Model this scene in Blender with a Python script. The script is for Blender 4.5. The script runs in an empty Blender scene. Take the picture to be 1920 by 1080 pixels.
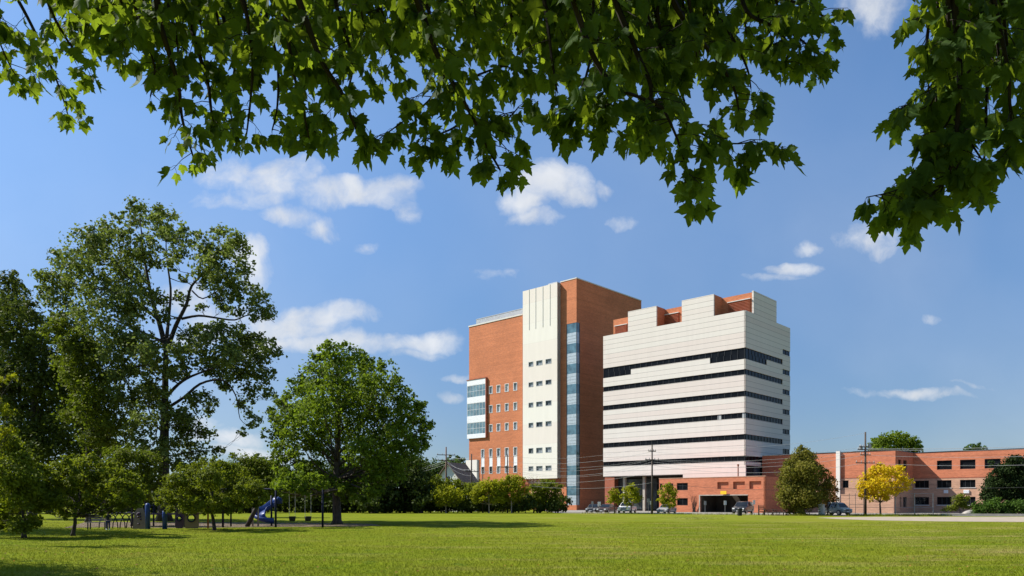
import bpy, bmesh, math, random
import numpy as np
from mathutils import Vector, Matrix

C = bpy.context.scene.collection
SC = bpy.context.scene
R = math.radians
F = 1415.0          # focal length of the photograph in its own pixels
HZ = 942.0          # pixel row of the horizon
EYE = 1.7           # eye height
TH = R(-43.0)       # the street grid is turned 43 degrees to the view
EX = (math.cos(TH), math.sin(TH))      # along the fronts, to the right
EV = (-math.sin(TH), math.cos(TH))     # into the block


def at(px, py, Y):
    return Vector(((px - 960) / F * Y, Y, EYE + (HZ - py) / F * Y))


def ground(px, py):
    Y = EYE * F / (py - HZ)
    return Vector(((px - 960) / F * Y, Y, 0))


# ---------------------------------------------------------------- objects
def tag(o, label=None, cat=None, group=None, kind=None):
    if label: o['label'] = label
    if cat: o['category'] = cat
    if group: o['group'] = group
    if kind: o['kind'] = kind
    return o


def thing(name, label, cat, loc=(0, 0, 0), rz=0.0, group=None):
    o = bpy.data.objects.new(name, None)
    o.empty_display_size = 0.3
    C.objects.link(o)
    o.location = loc
    o.rotation_euler = (0, 0, rz)
    return tag(o, label, cat, group)


def dup(root, loc, rz=0.0, scale=None, label=None, group=None):
    r = root.copy(); C.objects.link(r)
    r.location = loc; r.rotation_euler = (0, 0, rz)
    if scale: r.scale = (scale, scale, scale)
    if label: r['label'] = label
    if group: r['group'] = group
    for ch in list(root.children):
        c = ch.copy(); C.objects.link(c); c.parent = r
        for g in list(ch.children):
            d = g.copy(); C.objects.link(d); d.parent = c
    return r


class MB:
    """collects shapes and links them as one mesh object"""
    def __init__(s):
        s.v = []; s.f = []; s.m = []

    def add(s, vs, fs, m=0):
        b = len(s.v)
        s.v += [tuple(p) for p in vs]
        s.f += [tuple(b + i for i in f) for f in fs]
        s.m += [m] * len(fs)
        return s

    def box(s, x0, x1, y0, y1, z0, z1, m=0):
        vs = [(x0, y0, z0), (x1, y0, z0), (x1, y1, z0), (x0, y1, z0),
              (x0, y0, z1), (x1, y0, z1), (x1, y1, z1), (x0, y1, z1)]
        return s.add(vs, [(0, 3, 2, 1), (4, 5, 6, 7), (0, 1, 5, 4), (1, 2, 6, 5), (2, 3, 7, 6), (3, 0, 4, 7)], m)

    def prism(s, poly, z0, z1, m=0):
        n = len(poly)
        vs = [(p[0], p[1], z0) for p in poly] + [(p[0], p[1], z1) for p in poly]
        fs = [tuple(range(n - 1, -1, -1)), tuple(range(n, 2 * n))]
        fs += [(i, (i + 1) % n, n + (i + 1) % n, n + i) for i in range(n)]
        return s.add(vs, fs, m)

    def tube(s, pts, rad, n=6, m=0, cap=True):
        pts = [Vector(p) for p in pts]
        k = len(pts)
        if not hasattr(rad, '__len__'): rad = [rad] * k
        vs = []
        ref = None
        for i, p in enumerate(pts):
            t = (pts[min(i + 1, k - 1)] - pts[max(i - 1, 0)])
            t = t.normalized() if t.length > 1e-9 else Vector((0, 0, 1))
            if ref is None:
                ref = Vector((1, 0, 0)) if abs(t.x) < .8 else Vector((0, 1, 0))
            a = (ref - t * ref.dot(t))
            if a.length < 1e-6: a = t.orthogonal()
            a.normalize(); b = t.cross(a); ref = a
            for j in range(n):
                g = 2 * math.pi * j / n
                vs.append(p + (a * math.cos(g) + b * math.sin(g)) * rad[i])
        fs = []
        for i in range(k - 1):
            for j in range(n):
                fs.append((i * n + j, i * n + (j + 1) % n, (i + 1) * n + (j + 1) % n, (i + 1) * n + j))
        if cap:
            fs.append(tuple(range(n - 1, -1, -1)))
            fs.append(tuple((k - 1) * n + j for j in range(n)))
        return s.add(vs, fs, m)

    def lathe(s, c, prof, n=12, m=0):
        """prof = (radius, z) pairs about a vertical axis at c"""
        vs = []
        for r, z in prof:
            for j in range(n):
                g = 2 * math.pi * j / n
                vs.append((c[0] + r * math.cos(g), c[1] + r * math.sin(g), c[2] + z))
        k = len(prof)
        fs = [(i * n + j, i * n + (j + 1) % n, (i + 1) * n + (j + 1) % n, (i + 1) * n + j)
              for i in range(k - 1) for j in range(n)]
        fs.append(tuple(range(n - 1, -1, -1)))
        fs.append(tuple((k - 1) * n + j for j in range(n)))
        return s.add(vs, fs, m)

    def build(s, name, mats, parent=None, smooth=False, bevel=0.0):
        me = bpy.data.meshes.new(name)
        me.from_pydata(s.v, [], s.f)
        if not isinstance(mats, (list, tuple)): mats = [mats]
        for a in mats: me.materials.append(a)
        if len(mats) > 1: me.polygons.foreach_set('material_index', s.m)
        if smooth: me.polygons.foreach_set('use_smooth', [True] * len(s.f))
        me.update()
        o = bpy.data.objects.new(name, me)
        C.objects.link(o)
        if parent: o.parent = parent
        if bevel:
            b = o.modifiers.new('bevel', 'BEVEL'); b.width = bevel; b.segments = 2; b.limit_method = 'ANGLE'
        return o


# ---------------------------------------------------------------- materials
class NT:
    def __init__(s, tree):
        s.t = tree

    def n(s, typ, **kw):
        nd = s.t.nodes.new(typ)
        for k, v in kw.items():
            if k.startswith('i_'):
                key = k[2:]
                key = int(key) if key.isdigit() else key.replace('_', ' ')
                nd.inputs[key].default_value = v
            else:
                setattr(nd, k, v)
        return nd

    def l(s, a, b):
        s.t.links.new(a, b)

    def math(s, op, a, b=None, clamp=False):
        nd = s.t.nodes.new('ShaderNodeMath'); nd.operation = op; nd.use_clamp = clamp
        for i, x in enumerate((a, b)):
            if x is None: continue
            if hasattr(x, 'links'): s.l(x, nd.inputs[i])
            else: nd.inputs[i].default_value = x
        return nd.outputs[0]

    def mix(s, fac, a, b, mode='MIX'):
        nd = s.t.nodes.new('ShaderNodeMix'); nd.data_type = 'RGBA'; nd.blend_type = mode
        for i, x in ((0, fac), (6, a), (7, b)):
            if hasattr(x, 'links'): s.l(x, nd.inputs[i])
            elif i == 0: nd.inputs[0].default_value = x
            else: nd.inputs[i].default_value = (x[0], x[1], x[2], 1)
        return nd.outputs[2]

    def noise(s, vec, scale, detail=4, rough=.55, dist=0):
        nd = s.n('ShaderNodeTexNoise'); nd.inputs['Scale'].default_value = scale
        nd.inputs['Detail'].default_value = detail; nd.inputs['Roughness'].default_value = rough
        nd.inputs['Distortion'].default_value = dist
        if vec is not None: s.l(vec, nd.inputs['Vector'])
        return nd.outputs['Fac']

    def maprange(s, x, a, b, c=0., d=1., smooth=False):
        nd = s.n('ShaderNodeMapRange')
        if smooth: nd.interpolation_type = 'SMOOTHSTEP'
        s.l(x, nd.inputs[0])
        for i, q in enumerate((a, b, c, d)): nd.inputs[i + 1].default_value = q
        return nd.outputs[0]


def new_mat(name):
    m = bpy.data.materials.new(name); m.use_nodes = True
    nt = NT(m.node_tree)
    bs = m.node_tree.nodes['Principled BSDF']
    return m, nt, bs


def pm(name, col, rough=.7, var=.12, scale=2.0, metal=0.0, bump=0.0, spec=.5, stretch=None, bscale=None):
    m, nt, bs = new_mat(name)
    co = nt.n('ShaderNodeTexCoord').outputs['Object']
    if stretch:
        mp = nt.n('ShaderNodeMapping'); mp.inputs['Scale'].default_value = stretch
        nt.l(co, mp.inputs['Vector']); co = mp.outputs[0]
    f = nt.noise(co, scale, 5, .6)
    d = tuple(max(0, c * (1 - var * 2)) for c in col); u = tuple(min(1, c * (1 + var * 1.2)) for c in col)
    nt.l(nt.mix(nt.maprange(f, .3, .7), d, u), bs.inputs['Base Color'])
    bs.inputs['Roughness'].default_value = rough
    bs.inputs['Metallic'].default_value = metal
    bs.inputs['Specular IOR Level'].default_value = spec
    if bump:
        b = nt.n('ShaderNodeBump'); b.inputs['Strength'].default_value = bump
        b.inputs['Distance'].default_value = .02
        nt.l(nt.noise(co, bscale or scale * 8, 3), b.inputs['Height'])
        nt.l(b.outputs[0], bs.inputs['Normal'])
    return m


def brick_mat(name, col, course=.9, mortar=.10):
    """brick: fine bricks, per-course tone and slow weathering"""
    m, nt, bs = new_mat(name)
    co = nt.n('ShaderNodeTexCoord').outputs['Object']
    sep = nt.n('ShaderNodeSeparateXYZ'); nt.l(co, sep.inputs[0])
    x, y, z = sep.outputs
    hcoord = nt.math('ADD', x, y)
    cmb = nt.n('ShaderNodeCombineXYZ'); nt.l(hcoord, cmb.inputs[0]); nt.l(z, cmb.inputs[1])
    br = nt.n('ShaderNodeTexBrick')
    br.inputs['Scale'].default_value = 1.0
    br.inputs['Brick Width'].default_value = .42; br.inputs['Row Height'].default_value = .15
    br.inputs['Mortar Size'].default_value = .012
    br.inputs['Color1'].default_value = (col[0] * 1.12, col[1] * 1.1, col[2] * 1.08, 1)
    br.inputs['Color2'].default_value = (col[0] * .86, col[1] * .84, col[2] * .84, 1)
    br.inputs['Mortar'].default_value = (col[0] * .8 + .05, col[1] * .8 + .07, col[2] * .8 + .07, 1)
    nt.l(cmb.outputs[0], br.inputs['Vector'])
    # slow tone bands along the courses
    mp = nt.n('ShaderNodeMapping'); mp.inputs['Scale'].default_value = (.05, .05, 1.0 / course)
    nt.l(co, mp.inputs['Vector'])
    bands = nt.maprange(nt.noise(mp.outputs[0], 1.0, 3, .7), .3, .7, .88, 1.08)
    slow = nt.maprange(nt.noise(co, .12, 5, .65), .3, .7, .84, 1.10)
    k = nt.math('MULTIPLY', bands, slow)
    # shelf-angle joints, one to a half storey
    jt = nt.math('LESS_THAN', nt.math('FRACT', nt.math('DIVIDE', z, 2.315)), .028)
    k = nt.math('MULTIPLY', k, nt.math('SUBTRACT', 1.0, nt.math('MULTIPLY', jt, .22)))
    sc = nt.n('ShaderNodeVectorMath', operation='SCALE')
    nt.l(br.outputs['Color'], sc.inputs[0]); nt.l(k, sc.inputs['Scale'])
    nt.l(sc.outputs[0], bs.inputs['Base Color'])
    bs.inputs['Roughness'].default_value = .85
    bs.inputs['Specular IOR Level'].default_value = .25
    return m


def panel_mat(name, col, course, phase, seam=.05, panelw=3.2, dark=.72, var=.05):
    """cast panels: thin horizontal joints, a little tone change from panel to panel"""
    m, nt, bs = new_mat(name)
    co = nt.n('ShaderNodeTexCoord').outputs['Object']
    sep = nt.n('ShaderNodeSeparateXYZ'); nt.l(co, sep.inputs[0])
    x, y, z = sep.outputs
    zz = nt.math('DIVIDE', nt.math('SUBTRACT', z, phase), course)
    fr = nt.math('FRACT', zz); fl = nt.math('FLOOR', zz)
    seamf = nt.math('LESS_THAN', fr, seam)
    px = nt.math('FLOOR', nt.math('DIVIDE', nt.math('ADD', x, y), panelw))
    cmb = nt.n('ShaderNodeCombineXYZ'); nt.l(fl, cmb.inputs[0]); nt.l(px, cmb.inputs[1])
    wn = nt.n('ShaderNodeTexWhiteNoise'); wn.noise_dimensions = '2D'; nt.l(cmb.outputs[0], wn.inputs['Vector'])
    tone = nt.maprange(wn.outputs['Value'], 0, 1, 1 - var, 1 + var)
    mp = nt.n('ShaderNodeMapping'); mp.inputs['Scale'].default_value = (1.2, 1.2, .12)
    nt.l(co, mp.inputs['Vector'])
    streak = nt.maprange(nt.noise(mp.outputs[0], .9, 5, .65), .35, .75, 1.02, .955)
    k = nt.math('MULTIPLY', tone, streak)
    k = nt.math('MULTIPLY', k, nt.math('SUBTRACT', 1.0, nt.math('MULTIPLY', seamf, 1 - dark)))
    tint = nt.mix(wn.outputs['Value'], (col[0], col[1] * .97, col[2] * .95), (col[0] * .97, col[1], col[2] * .98))
    sc = nt.n('ShaderNodeVectorMath', operation='SCALE')
    nt.l(tint, sc.inputs[0]); nt.l(k, sc.inputs['Scale'])
    nt.l(sc.outputs[0], bs.inputs['Base Color'])
    bs.inputs['Roughness'].default_value = .8
    bs.inputs['Specular IOR Level'].default_value = .3
    return m


def glass_mat(name, col, rough=.06, spec=.6, wav=.15):
    m, nt, bs = new_mat(name)
    co = nt.n('ShaderNodeTexCoord').outputs['Object']
    f = nt.noise(co, .8, 3)
    nt.l(nt.mix(nt.maprange(f, .3, .7), tuple(c * .6 for c in col), tuple(c * 1.4 for c in col)), bs.inputs['Base Color'])
    bs.inputs['Roughness'].default_value = rough
    bs.inputs['Specular IOR Level'].default_value = spec
    b = nt.n('ShaderNodeBump'); b.inputs['Strength'].default_value = wav; b.inputs['Distance'].default_value = .03
    nt.l(nt.noise(co, .5, 2), b.inputs['Height']); nt.l(b.outputs[0], bs.inputs['Normal'])
    return m


def leaf_mat(name, a, b, trans, tfac=.35, rough=.65, spec=.10):
    """leaves: colour differs from leaf to leaf, light passes through them"""
    m, nt, bs = new_mat(name)
    at_ = nt.n('ShaderNodeAttribute'); at_.attribute_name = 'tone'
    col = nt.mix(at_.outputs['Fac'], a, b)
    nt.l(col, bs.inputs['Base Color'])
    bs.inputs['Roughness'].default_value = rough
    bs.inputs['Specular IOR Level'].default_value = spec
    tr = nt.n('ShaderNodeBsdfTranslucent')
    tcol = nt.mix(at_.outputs['Fac'], tuple(c * .75 for c in trans), tuple(min(1, c * 1.25) for c in trans))
    nt.l(tcol, tr.inputs['Color'])
    mx = nt.n('ShaderNodeMixShader'); mx.inputs[0].default_value = tfac
    nt.l(bs.outputs[0], mx.inputs[1]); nt.l(tr.outputs[0], mx.inputs[2])
    out = m.node_tree.nodes['Material Output']
    nt.l(mx.outputs[0], out.inputs['Surface'])
    return m


M = {}
M['brick'] = brick_mat('orange_brick', (.55, .188, .080))
M['brick_low'] = brick_mat('red_brick', (.54, .180, .088))
M['brick_pale'] = brick_mat('pale_brick', (.54, .315, .205))
M['brick_dark'] = brick_mat('brown_brick', (.33, .10, .055))
M['panel'] = panel_mat('cast_panel', (.668, .604, .562), .947, .30, .075, 30, .52, .025)
M['panel_plain'] = panel_mat('smooth_precast', (.745, .695, .635), 4.63, 1.0, .012, 40, .85, .03)
M['white_metal'] = pm('white_metal', (.78, .79, .80), .4, .05)
M['grey_metal'] = pm('grey_metal', (.42, .44, .45), .45, .08, metal=.3)
M['steel_dark'] = pm('dark_steel', (.03, .032, .035), .45, .2)
M['coping'] = pm('pale_coping', (.60, .58, .54), .6, .06)
M['glass_dark'] = glass_mat('ribbon_glass', (.008, .009, .011), .14, .10)
M['glass_blue'] = glass_mat('blue_glass', (.085, .16, .20), .05, .9)
M['glass_grey'] = glass_mat('grey_glass', (.06, .07, .075), .08, .4)
M['glass_mid'] = glass_mat('pale_grey_glass', (.26, .275, .29), .12, .5)
M['glass_bay'] = glass_mat('pale_cyan_glass', (.13, .21, .24), .06, .9)
M['blind'] = glass_mat('drawn_blind', (.36, .37, .37), .3, .4)
M['spandrel_slat'] = pm('ribbed_spandrel', (.44, .50, .54), .35, .08, metal=.2)
M['louvre'] = pm('terracotta_louvre', (.46, .145, .075), .6, .1)
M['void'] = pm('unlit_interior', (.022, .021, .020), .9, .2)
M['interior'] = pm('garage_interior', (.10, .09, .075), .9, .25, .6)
M['concrete'] = pm('concrete', (.42, .38, .32), .85, .12, 1.2, bump=.2)
M['concrete_tan'] = pm('tan_concrete', (.37, .30, .215), .9, .12, .8, bump=.2)
M['asphalt'] = pm('worn_asphalt', (.27, .25, .22), .9, .15, 1.0, bump=.25)
M['wood_pole'] = pm('tarred_pole', (.075, .055, .042), .85, .25, 3, stretch=(6, 6, .6))
M['wood_pole_red'] = pm('weathered_pole', (.16, .085, .055), .85, .25, 3, stretch=(6, 6, .6))
M['wire'] = pm('aluminium_cable', (.36, .36, .36), .4, .05)
M['wire_dark'] = pm('black_cable', (.03, .03, .03), .6, .05)
M['bark'] = pm('grey_brown_bark', (.085, .062, .045), .9, .35, 3, bump=.6, stretch=(3, 3, .8))
M['bark_dark'] = pm('dark_bark', (.05, .038, .028), .9, .35, 4, bump=.6, stretch=(3, 3, .8))
M['bark_pale'] = pm('pale_twig', (.36, .28, .22), .85, .2, 4)
M['roof_shingle'] = pm('brown_shingle', (.20, .145, .115), .9, .2, 4, bump=.3)
M['white_paint'] = pm('white_siding', (.76, .75, .70), .6, .05)
M['yellow_sign'] = pm('yellow_paint', (.85, .50, .01), .5, .05)
M['sign_white'] = pm('white_sign_paint', (.78, .78, .76), .4, .04)
M['galv'] = pm('galvanised_steel', (.34, .34, .33), .45, .1, metal=.4)
M['blue_plastic'] = pm('blue_plastic', (.006, .040, .20), .45, .1)
M['navy_steel'] = pm('navy_powder_coat', (.007, .011, .04), .6, .15, spec=.2)
M['tan_plastic'] = pm('tan_plastic', (.21, .145, .10), .55, .1)
M['plum_plastic'] = pm('plum_plastic', (.05, .018, .06), .5, .1)
M['rust_steel'] = pm('rust_brown_steel', (.22, .055, .02), .6, .15)
M['rubber'] = pm('black_rubber', (.012, .012, .012), .8, .1)
M['mulch'] = pm('wood_mulch', (.16, .105, .072), .95, .35, 6, bump=.6)
M['stone'] = pm('grey_stone', (.34, .31, .27), .9, .2, 4, bump=.5)
M['wood_plank'] = pm('weathered_planks', (.30, .25, .21), .8, .2, 4, stretch=(1, 8, 8))
M['wood_brown'] = pm('brown_planks', (.10, .06, .04), .8, .2, 4, stretch=(1, 8, 8))
M['skin'] = pm('skin', (.45, .27, .20), .55, .05)
M['cloth_dark'] = pm('charcoal_cloth', (.02, .02, .025), .9, .1)
M['denim'] = pm('blue_denim', (.02, .03, .09), .9, .15, 8)
M['hair'] = pm('brown_hair', (.06, .035, .02), .6, .2, 20)
M['headlamp'] = pm('lamp_glass', (.85, .87, .88), .12, .03)
M['tail_red'] = pm('red_lens', (.30, .01, .01), .2, .05)
M['rim'] = pm('alloy_rim', (.45, .45, .46), .3, .05, metal=.7)
M['car_glass'] = glass_mat('tinted_car_glass', (.015, .018, .02), .04, .6, .02)


def paint(name, col):
    m, nt, bs = new_mat(name)
    co = nt.n('ShaderNodeTexCoord').outputs['Object']
    sep = nt.n('ShaderNodeSeparateXYZ'); nt.l(co, sep.inputs[0])
    dust = nt.math('MULTIPLY', nt.maprange(sep.outputs[2], .2, .9, .5, 0), nt.noise(co, 3, 4))
    nt.l(nt.mix(dust, col, (.18, .15, .12)), bs.inputs['Base Color'])
    bs.inputs['Roughness'].default_value = .35
    bs.inputs['Coat Weight'].default_value = .6
    bs.inputs['Coat Roughness'].default_value = .08
    return m

# foliage:  dark tone, light tone, colour of the light that comes through
M['lf_oak'] = leaf_mat('oak_leaf', (.080, .108, .024), (.190, .225, .055), (.19, .25, .035), .34, .6, .12)
M['lf_maple'] = leaf_mat('maple_leaf_far', (.064, .098, .010), (.160, .220, .020), (.20, .29, .015), .40)
M['lf_dark'] = leaf_mat('dense_leaf', (.032, .046, .010), (.082, .108, .020), (.08, .12, .012), .25)
M['lf_mid'] = leaf_mat('mid_green_leaf', (.042, .058, .012), (.110, .138, .022), (.11, .15, .015), .3)
M['lf_olive'] = leaf_mat('olive_leaf', (.080, .098, .010), (.180, .200, .018), (.16, .22, .012), .35)
M['lf_small'] = leaf_mat('orchard_leaf', (.082, .106, .010), (.185, .215, .018), (.22, .27, .012), .38)
M['lf_yellowgreen'] = leaf_mat('lime_leaf', (.16, .20, .012), (.36, .35, .018), (.36, .38, .014), .45)
M['lf_yellow'] = leaf_mat('autumn_yellow_leaf', (.50, .36, .012), (.74, .56, .02), (.75, .55, .015), .45)
M['lf_bronze'] = leaf_mat('bronze_green_leaf', (.095, .105, .018), (.22, .19, .03), (.22, .22, .02), .35)
M['lf_rust'] = leaf_mat('rust_leaf', (.16, .10, .03), (.36, .18, .05), (.3, .16, .03), .35)
M['lf_conifer'] = leaf_mat('yew_leaf', (.014, .027, .008), (.036, .058, .013), (.03, .06, .01), .2)
M['lf_hedge'] = leaf_mat('hedge_leaf', (.035, .075, .012), (.09, .155, .022), (.10, .2, .015), .3)
def veined_leaf(name, a, b, trans, tfac):
    """near maple leaf: palmate veins drawn from the leaf's own coordinates"""
    m, nt, bs = new_mat(name)
    at_ = nt.n('ShaderNodeAttribute'); at_.attribute_name = 'tone'
    lv = nt.n('ShaderNodeAttribute'); lv.attribute_name = 'blade'
    sep = nt.n('ShaderNodeSeparateXYZ'); nt.l(lv.outputs['Vector'], sep.inputs[0])
    ax = nt.math('ABSOLUTE', sep.outputs[0]); y = sep.outputs[1]
    rr = nt.math('SQRT', nt.math('ADD', nt.math('MULTIPLY', ax, ax), nt.math('MULTIPLY', y, y)))
    ang = nt.math('ARCTAN2', ax, y)
    v = nt.math('LESS_THAN', ax, .016)
    for a0 in (.78, 1.18):
        d = nt.math('MULTIPLY', nt.math('ABSOLUTE', nt.math('SUBTRACT', ang, a0)), rr)
        v = nt.math('MAXIMUM', v, nt.math('LESS_THAN', d, .013))
    # small side veins running off the midrib
    s_ = nt.math('FRACT', nt.math('MULTIPLY', nt.math('SUBTRACT', y, nt.math('MULTIPLY', ax, .8)), 7.0))
    side = nt.math('MULTIPLY', nt.math('LESS_THAN', s_, .13), nt.math('LESS_THAN', ax, .22))
    v = nt.math('MAXIMUM', v, nt.math('MULTIPLY', side, .6))
    mott = nt.maprange(nt.noise(lv.outputs['Vector'], 5, 3, .6), .3, .7, .82, 1.15)
    base = nt.mix(at_.outputs['Fac'], a, b)
    base = nt.mix(nt.math('MULTIPLY', v, .55), base, tuple(min(1, c * 2.3 + .01) for c in b))
    sc = nt.n('ShaderNodeVectorMath', operation='SCALE'); nt.l(base, sc.inputs[0]); nt.l(mott, sc.inputs['Scale'])
    nt.l(sc.outputs[0], bs.inputs['Base Color'])
    bs.inputs['Roughness'].default_value = .6; bs.inputs['Specular IOR Level'].default_value = .05
    tr = nt.n('ShaderNodeBsdfTranslucent')
    tcol = nt.mix(at_.outputs['Fac'], tuple(c * .65 for c in trans), tuple(min(1, c * 1.3) for c in trans))
    tcol = nt.mix(nt.math('MULTIPLY', v, .5), tcol, tuple(c * .35 for c in trans))
    nt.l(tcol, tr.inputs['Color'])
    mx = nt.n('ShaderNodeMixShader'); mx.inputs[0].default_value = tfac
    nt.l(bs.outputs[0], mx.inputs[1]); nt.l(tr.outputs[0], mx.inputs[2])
    nt.l(mx.outputs[0], m.node_tree.nodes['Material Output'].inputs['Surface'])
    return m
M['lf_near'] = veined_leaf('maple_leaf_near', (.020, .042, .010), (.050, .090, .018), (.29, .40, .020), .42)
M['twig'] = pm('dark_twig', (.028, .021, .017), .85, .25, 12, spec=.2)
M['lf_far'] = leaf_mat('distant_leaf', (.045, .085, .020), (.085, .135, .030), (.1, .17, .03), .3)
M['dry_grass'] = leaf_mat('dry_grass', (.26, .30, .04), (.42, .40, .12), (.3, .3, .06), .3)
# ---------------------------------------------------------------- camera, sun, sky
cam_d = bpy.data.cameras.new('camera')
cam_d.sensor_width = 36.0
cam_d.lens = F / 1920 * 36.0
cam_d.shift_y = (HZ - 540) / 1920
cam_d.clip_start = .05
cam_d.clip_end = 6000
cam = bpy.data.objects.new('camera', cam_d); C.objects.link(cam)
cam.location = (0, 0, EYE); cam.rotation_euler = (R(90), 0, 0)
SC.camera = cam

SUN_EL = R(43.5); SH = Vector((-.98, .19)).normalized()
sun_dir = Vector((SH.x * math.cos(SUN_EL), SH.y * math.cos(SUN_EL), math.sin(SUN_EL)))
sd = bpy.data.lights.new('sun', 'SUN'); sd.energy = 5.0; sd.angle = R(.5); sd.color = (1.0, .955, .88)
so = bpy.data.objects.new('sun', sd); C.objects.link(so)
so.location = sun_dir * 300
so.rotation_euler = (-sun_dir).to_track_quat('-Z', 'Y').to_euler()

w = bpy.data.worlds.new('World'); SC.world = w; w.use_nodes = True
wt = NT(w.node_tree)
bg = w.node_tree.nodes['Background']
sky = wt.n('ShaderNodeTexSky'); sky.sky_type = 'NISHITA'; sky.sun_disc = False
sky.sun_elevation = SUN_EL; sky.sun_rotation = math.atan2(SH.x, SH.y)
sky.altitude = 200; sky.air_density = 1.0; sky.dust_density = .35; sky.ozone_density = 1.6
tc = wt.n('ShaderNodeTexCoord').outputs['Generated']
sepw = wt.n('ShaderNodeSeparateXYZ'); wt.l(tc, sepw.inputs[0])
dy = wt.math('MAXIMUM', sepw.outputs[1], .02)
uu = wt.math('DIVIDE', sepw.outputs[0], dy); vv = wt.math('DIVIDE', sepw.outputs[2], dy)
cv = wt.n('ShaderNodeCombineXYZ'); wt.l(uu, cv.inputs[0]); wt.l(vv, cv.inputs[1])
# warp the bank outlines a little so that they curl
wn_ = wt.n('ShaderNodeTexNoise'); wn_.inputs['Scale'].default_value = 9; wn_.inputs['Detail'].default_value = 7
wt.l(cv.outputs[0], wn_.inputs['Vector'])
wv = wt.n('ShaderNodeVectorMath', operation='SUBTRACT'); wt.l(wn_.outputs['Color'], wv.inputs[0]); wv.inputs[1].default_value = (.5, .5, .5)
ws = wt.n('ShaderNodeVectorMath', operation='SCALE'); wt.l(wv.outputs[0], ws.inputs[0]); ws.inputs['Scale'].default_value = .075
wa = wt.n('ShaderNodeVectorMath', operation='ADD'); wt.l(cv.outputs[0], wa.inputs[0]); wt.l(ws.outputs[0], wa.inputs[1])
cvec = wa.outputs[0]
BANKS = [(435, 322, 60, 34, .9), (520, 335, 80, 40, 1.0), (590, 360, 70, 26, .95), (470, 370, 90, 24, .7), (545, 405, 55, 18, 1.0), (595, 418, 40, 18, 1.0),
         (690, 348, 60, 24, .85), (745, 352, 45, 30, .9), (770, 388, 22, 30, .7), (690, 450, 30, 12, .45),
         (1030, 350, 62, 36, 1.1), (985, 385, 42, 22, 1.0), (1070, 372, 38, 26, 1.05), (1005, 414, 48, 14, .95), (1135, 358, 24, 16, .8), (1170, 410, 30, 12, .5),
         (480, 505, 30, 36, 1.0), (455, 480, 40, 30, .9), (600, 584, 90, 22, 1.1), (540, 606, 90, 30, 1.1), (660, 640, 150, 22, 1.15), (500, 645, 90, 24, 1.0), (790, 640, 58, 22, 1.15), (770, 664, 50, 12, .8),
         (420, 600, 60, 40, .8), (420, 812, 70, 18, .9), (470, 842, 70, 14, .9), (380, 790, 50, 20, .8), (850, 712, 28, 8, .6), (840, 750, 30, 10, .65),
         (1620, 452, 70, 26, .75), (1530, 463, 30, 12, .75), (1655, 472, 30, 14, .7), (1495, 505, 55, 14, .75), (1450, 524, 50, 9, .6),
         (1690, 738, 90, 11, .85), (1770, 744, 60, 8, .75), (1830, 724, 40, 5, .5), (1742, 592, 16, 10, .55), (1640, 10, 62, 46, .9), (930, 515, 50, 20, .35),
         (330, 560, 60, 30, .7), (300, 640, 60, 25, .7)]
acc = None
for (bx, by, rx, ry, st) in BANKS:
    sb = wt.n('ShaderNodeVectorMath', operation='SUBTRACT'); wt.l(cvec, sb.inputs[0])
    sb.inputs[1].default_value = ((bx - 960) / F, (HZ - by) / F, 0)
    ml = wt.n('ShaderNodeVectorMath', operation='MULTIPLY'); wt.l(sb.outputs[0], ml.inputs[0])
    ml.inputs[1].default_value = (F / rx, F / ry, 0)
    dt = wt.n('ShaderNodeVectorMath', operation='DOT_PRODUCT'); wt.l(ml.outputs[0], dt.inputs[0]); wt.l(ml.outputs[0], dt.inputs[1])
    k = wt.maprange(dt.outputs['Value'], 0, 2.2, st, 0)
    acc = k if acc is None else wt.math('MAXIMUM', acc, k)
fine = wt.noise(cvec, 20, 9, .60)
mid = wt.noise(cvec, 6, 3, .5)
den = wt.math('ADD', wt.math('MULTIPLY', acc, .95), wt.math('ADD', wt.math('MULTIPLY', wt.math('SUBTRACT', fine, .5), 1.95), wt.math('MULTIPLY', wt.math('SUBTRACT', mid, .5), .9)))
den = wt.math('MULTIPLY', wt.maprange(den, .04, 1.30, 0, 1, True), wt.maprange(acc, .02, .25, 0, 1))
den = wt.math('MULTIPLY', den, wt.maprange(sepw.outputs[1], .05, .2))
haze = wt.math('MULTIPLY', wt.maprange(wt.noise(cvec, 2.2, 3, .5), .36, .8, 0, .32), wt.maprange(sepw.outputs[2], 0, .6, 1, .3))
den = wt.math('MAXIMUM', den, haze)
SKY_TINT = (.87, 1.07, 1.24)
elev = wt.maprange(sepw.outputs[2], -.02, .50, 0, 1, True)
tint = wt.mix(1.0, sky.outputs[0], wt.mix(elev, (.37, .46, .62), SKY_TINT), 'MULTIPLY')
tint.node.clamp_result = False
shade = wt.maprange(wt.noise(cvec, 12, 4, .6), .3, .7, .86, 1.06)
CLOUD = (5.7, 5.9, 6.2)
cs = wt.n('ShaderNodeVectorMath', operation='SCALE'); cs.inputs[0].default_value = CLOUD; wt.l(shade, cs.inputs['Scale'])
skyc = wt.mix(wt.math('MULTIPLY', den, .92), tint, cs.outputs[0])
wt.l(skyc, bg.inputs['Color']); bg.inputs['Strength'].default_value = .093

SC.view_settings.view_transform = 'Standard'
SC.view_settings.look = 'None'
SC.view_settings.exposure = .63
SC.view_settings.gamma = 1
SC.cycles.max_bounces = 6; SC.cycles.diffuse_bounces = 3; SC.cycles.glossy_bounces = 3
SC.cycles.transmission_bounces = 4; SC.cycles.transparent_max_bounces = 6
SC.cycles.use_denoising = True
SC.cycles.sample_clamp_indirect = 6
SC.cycles.caustics_reflective = False; SC.cycles.caustics_refractive = False
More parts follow.
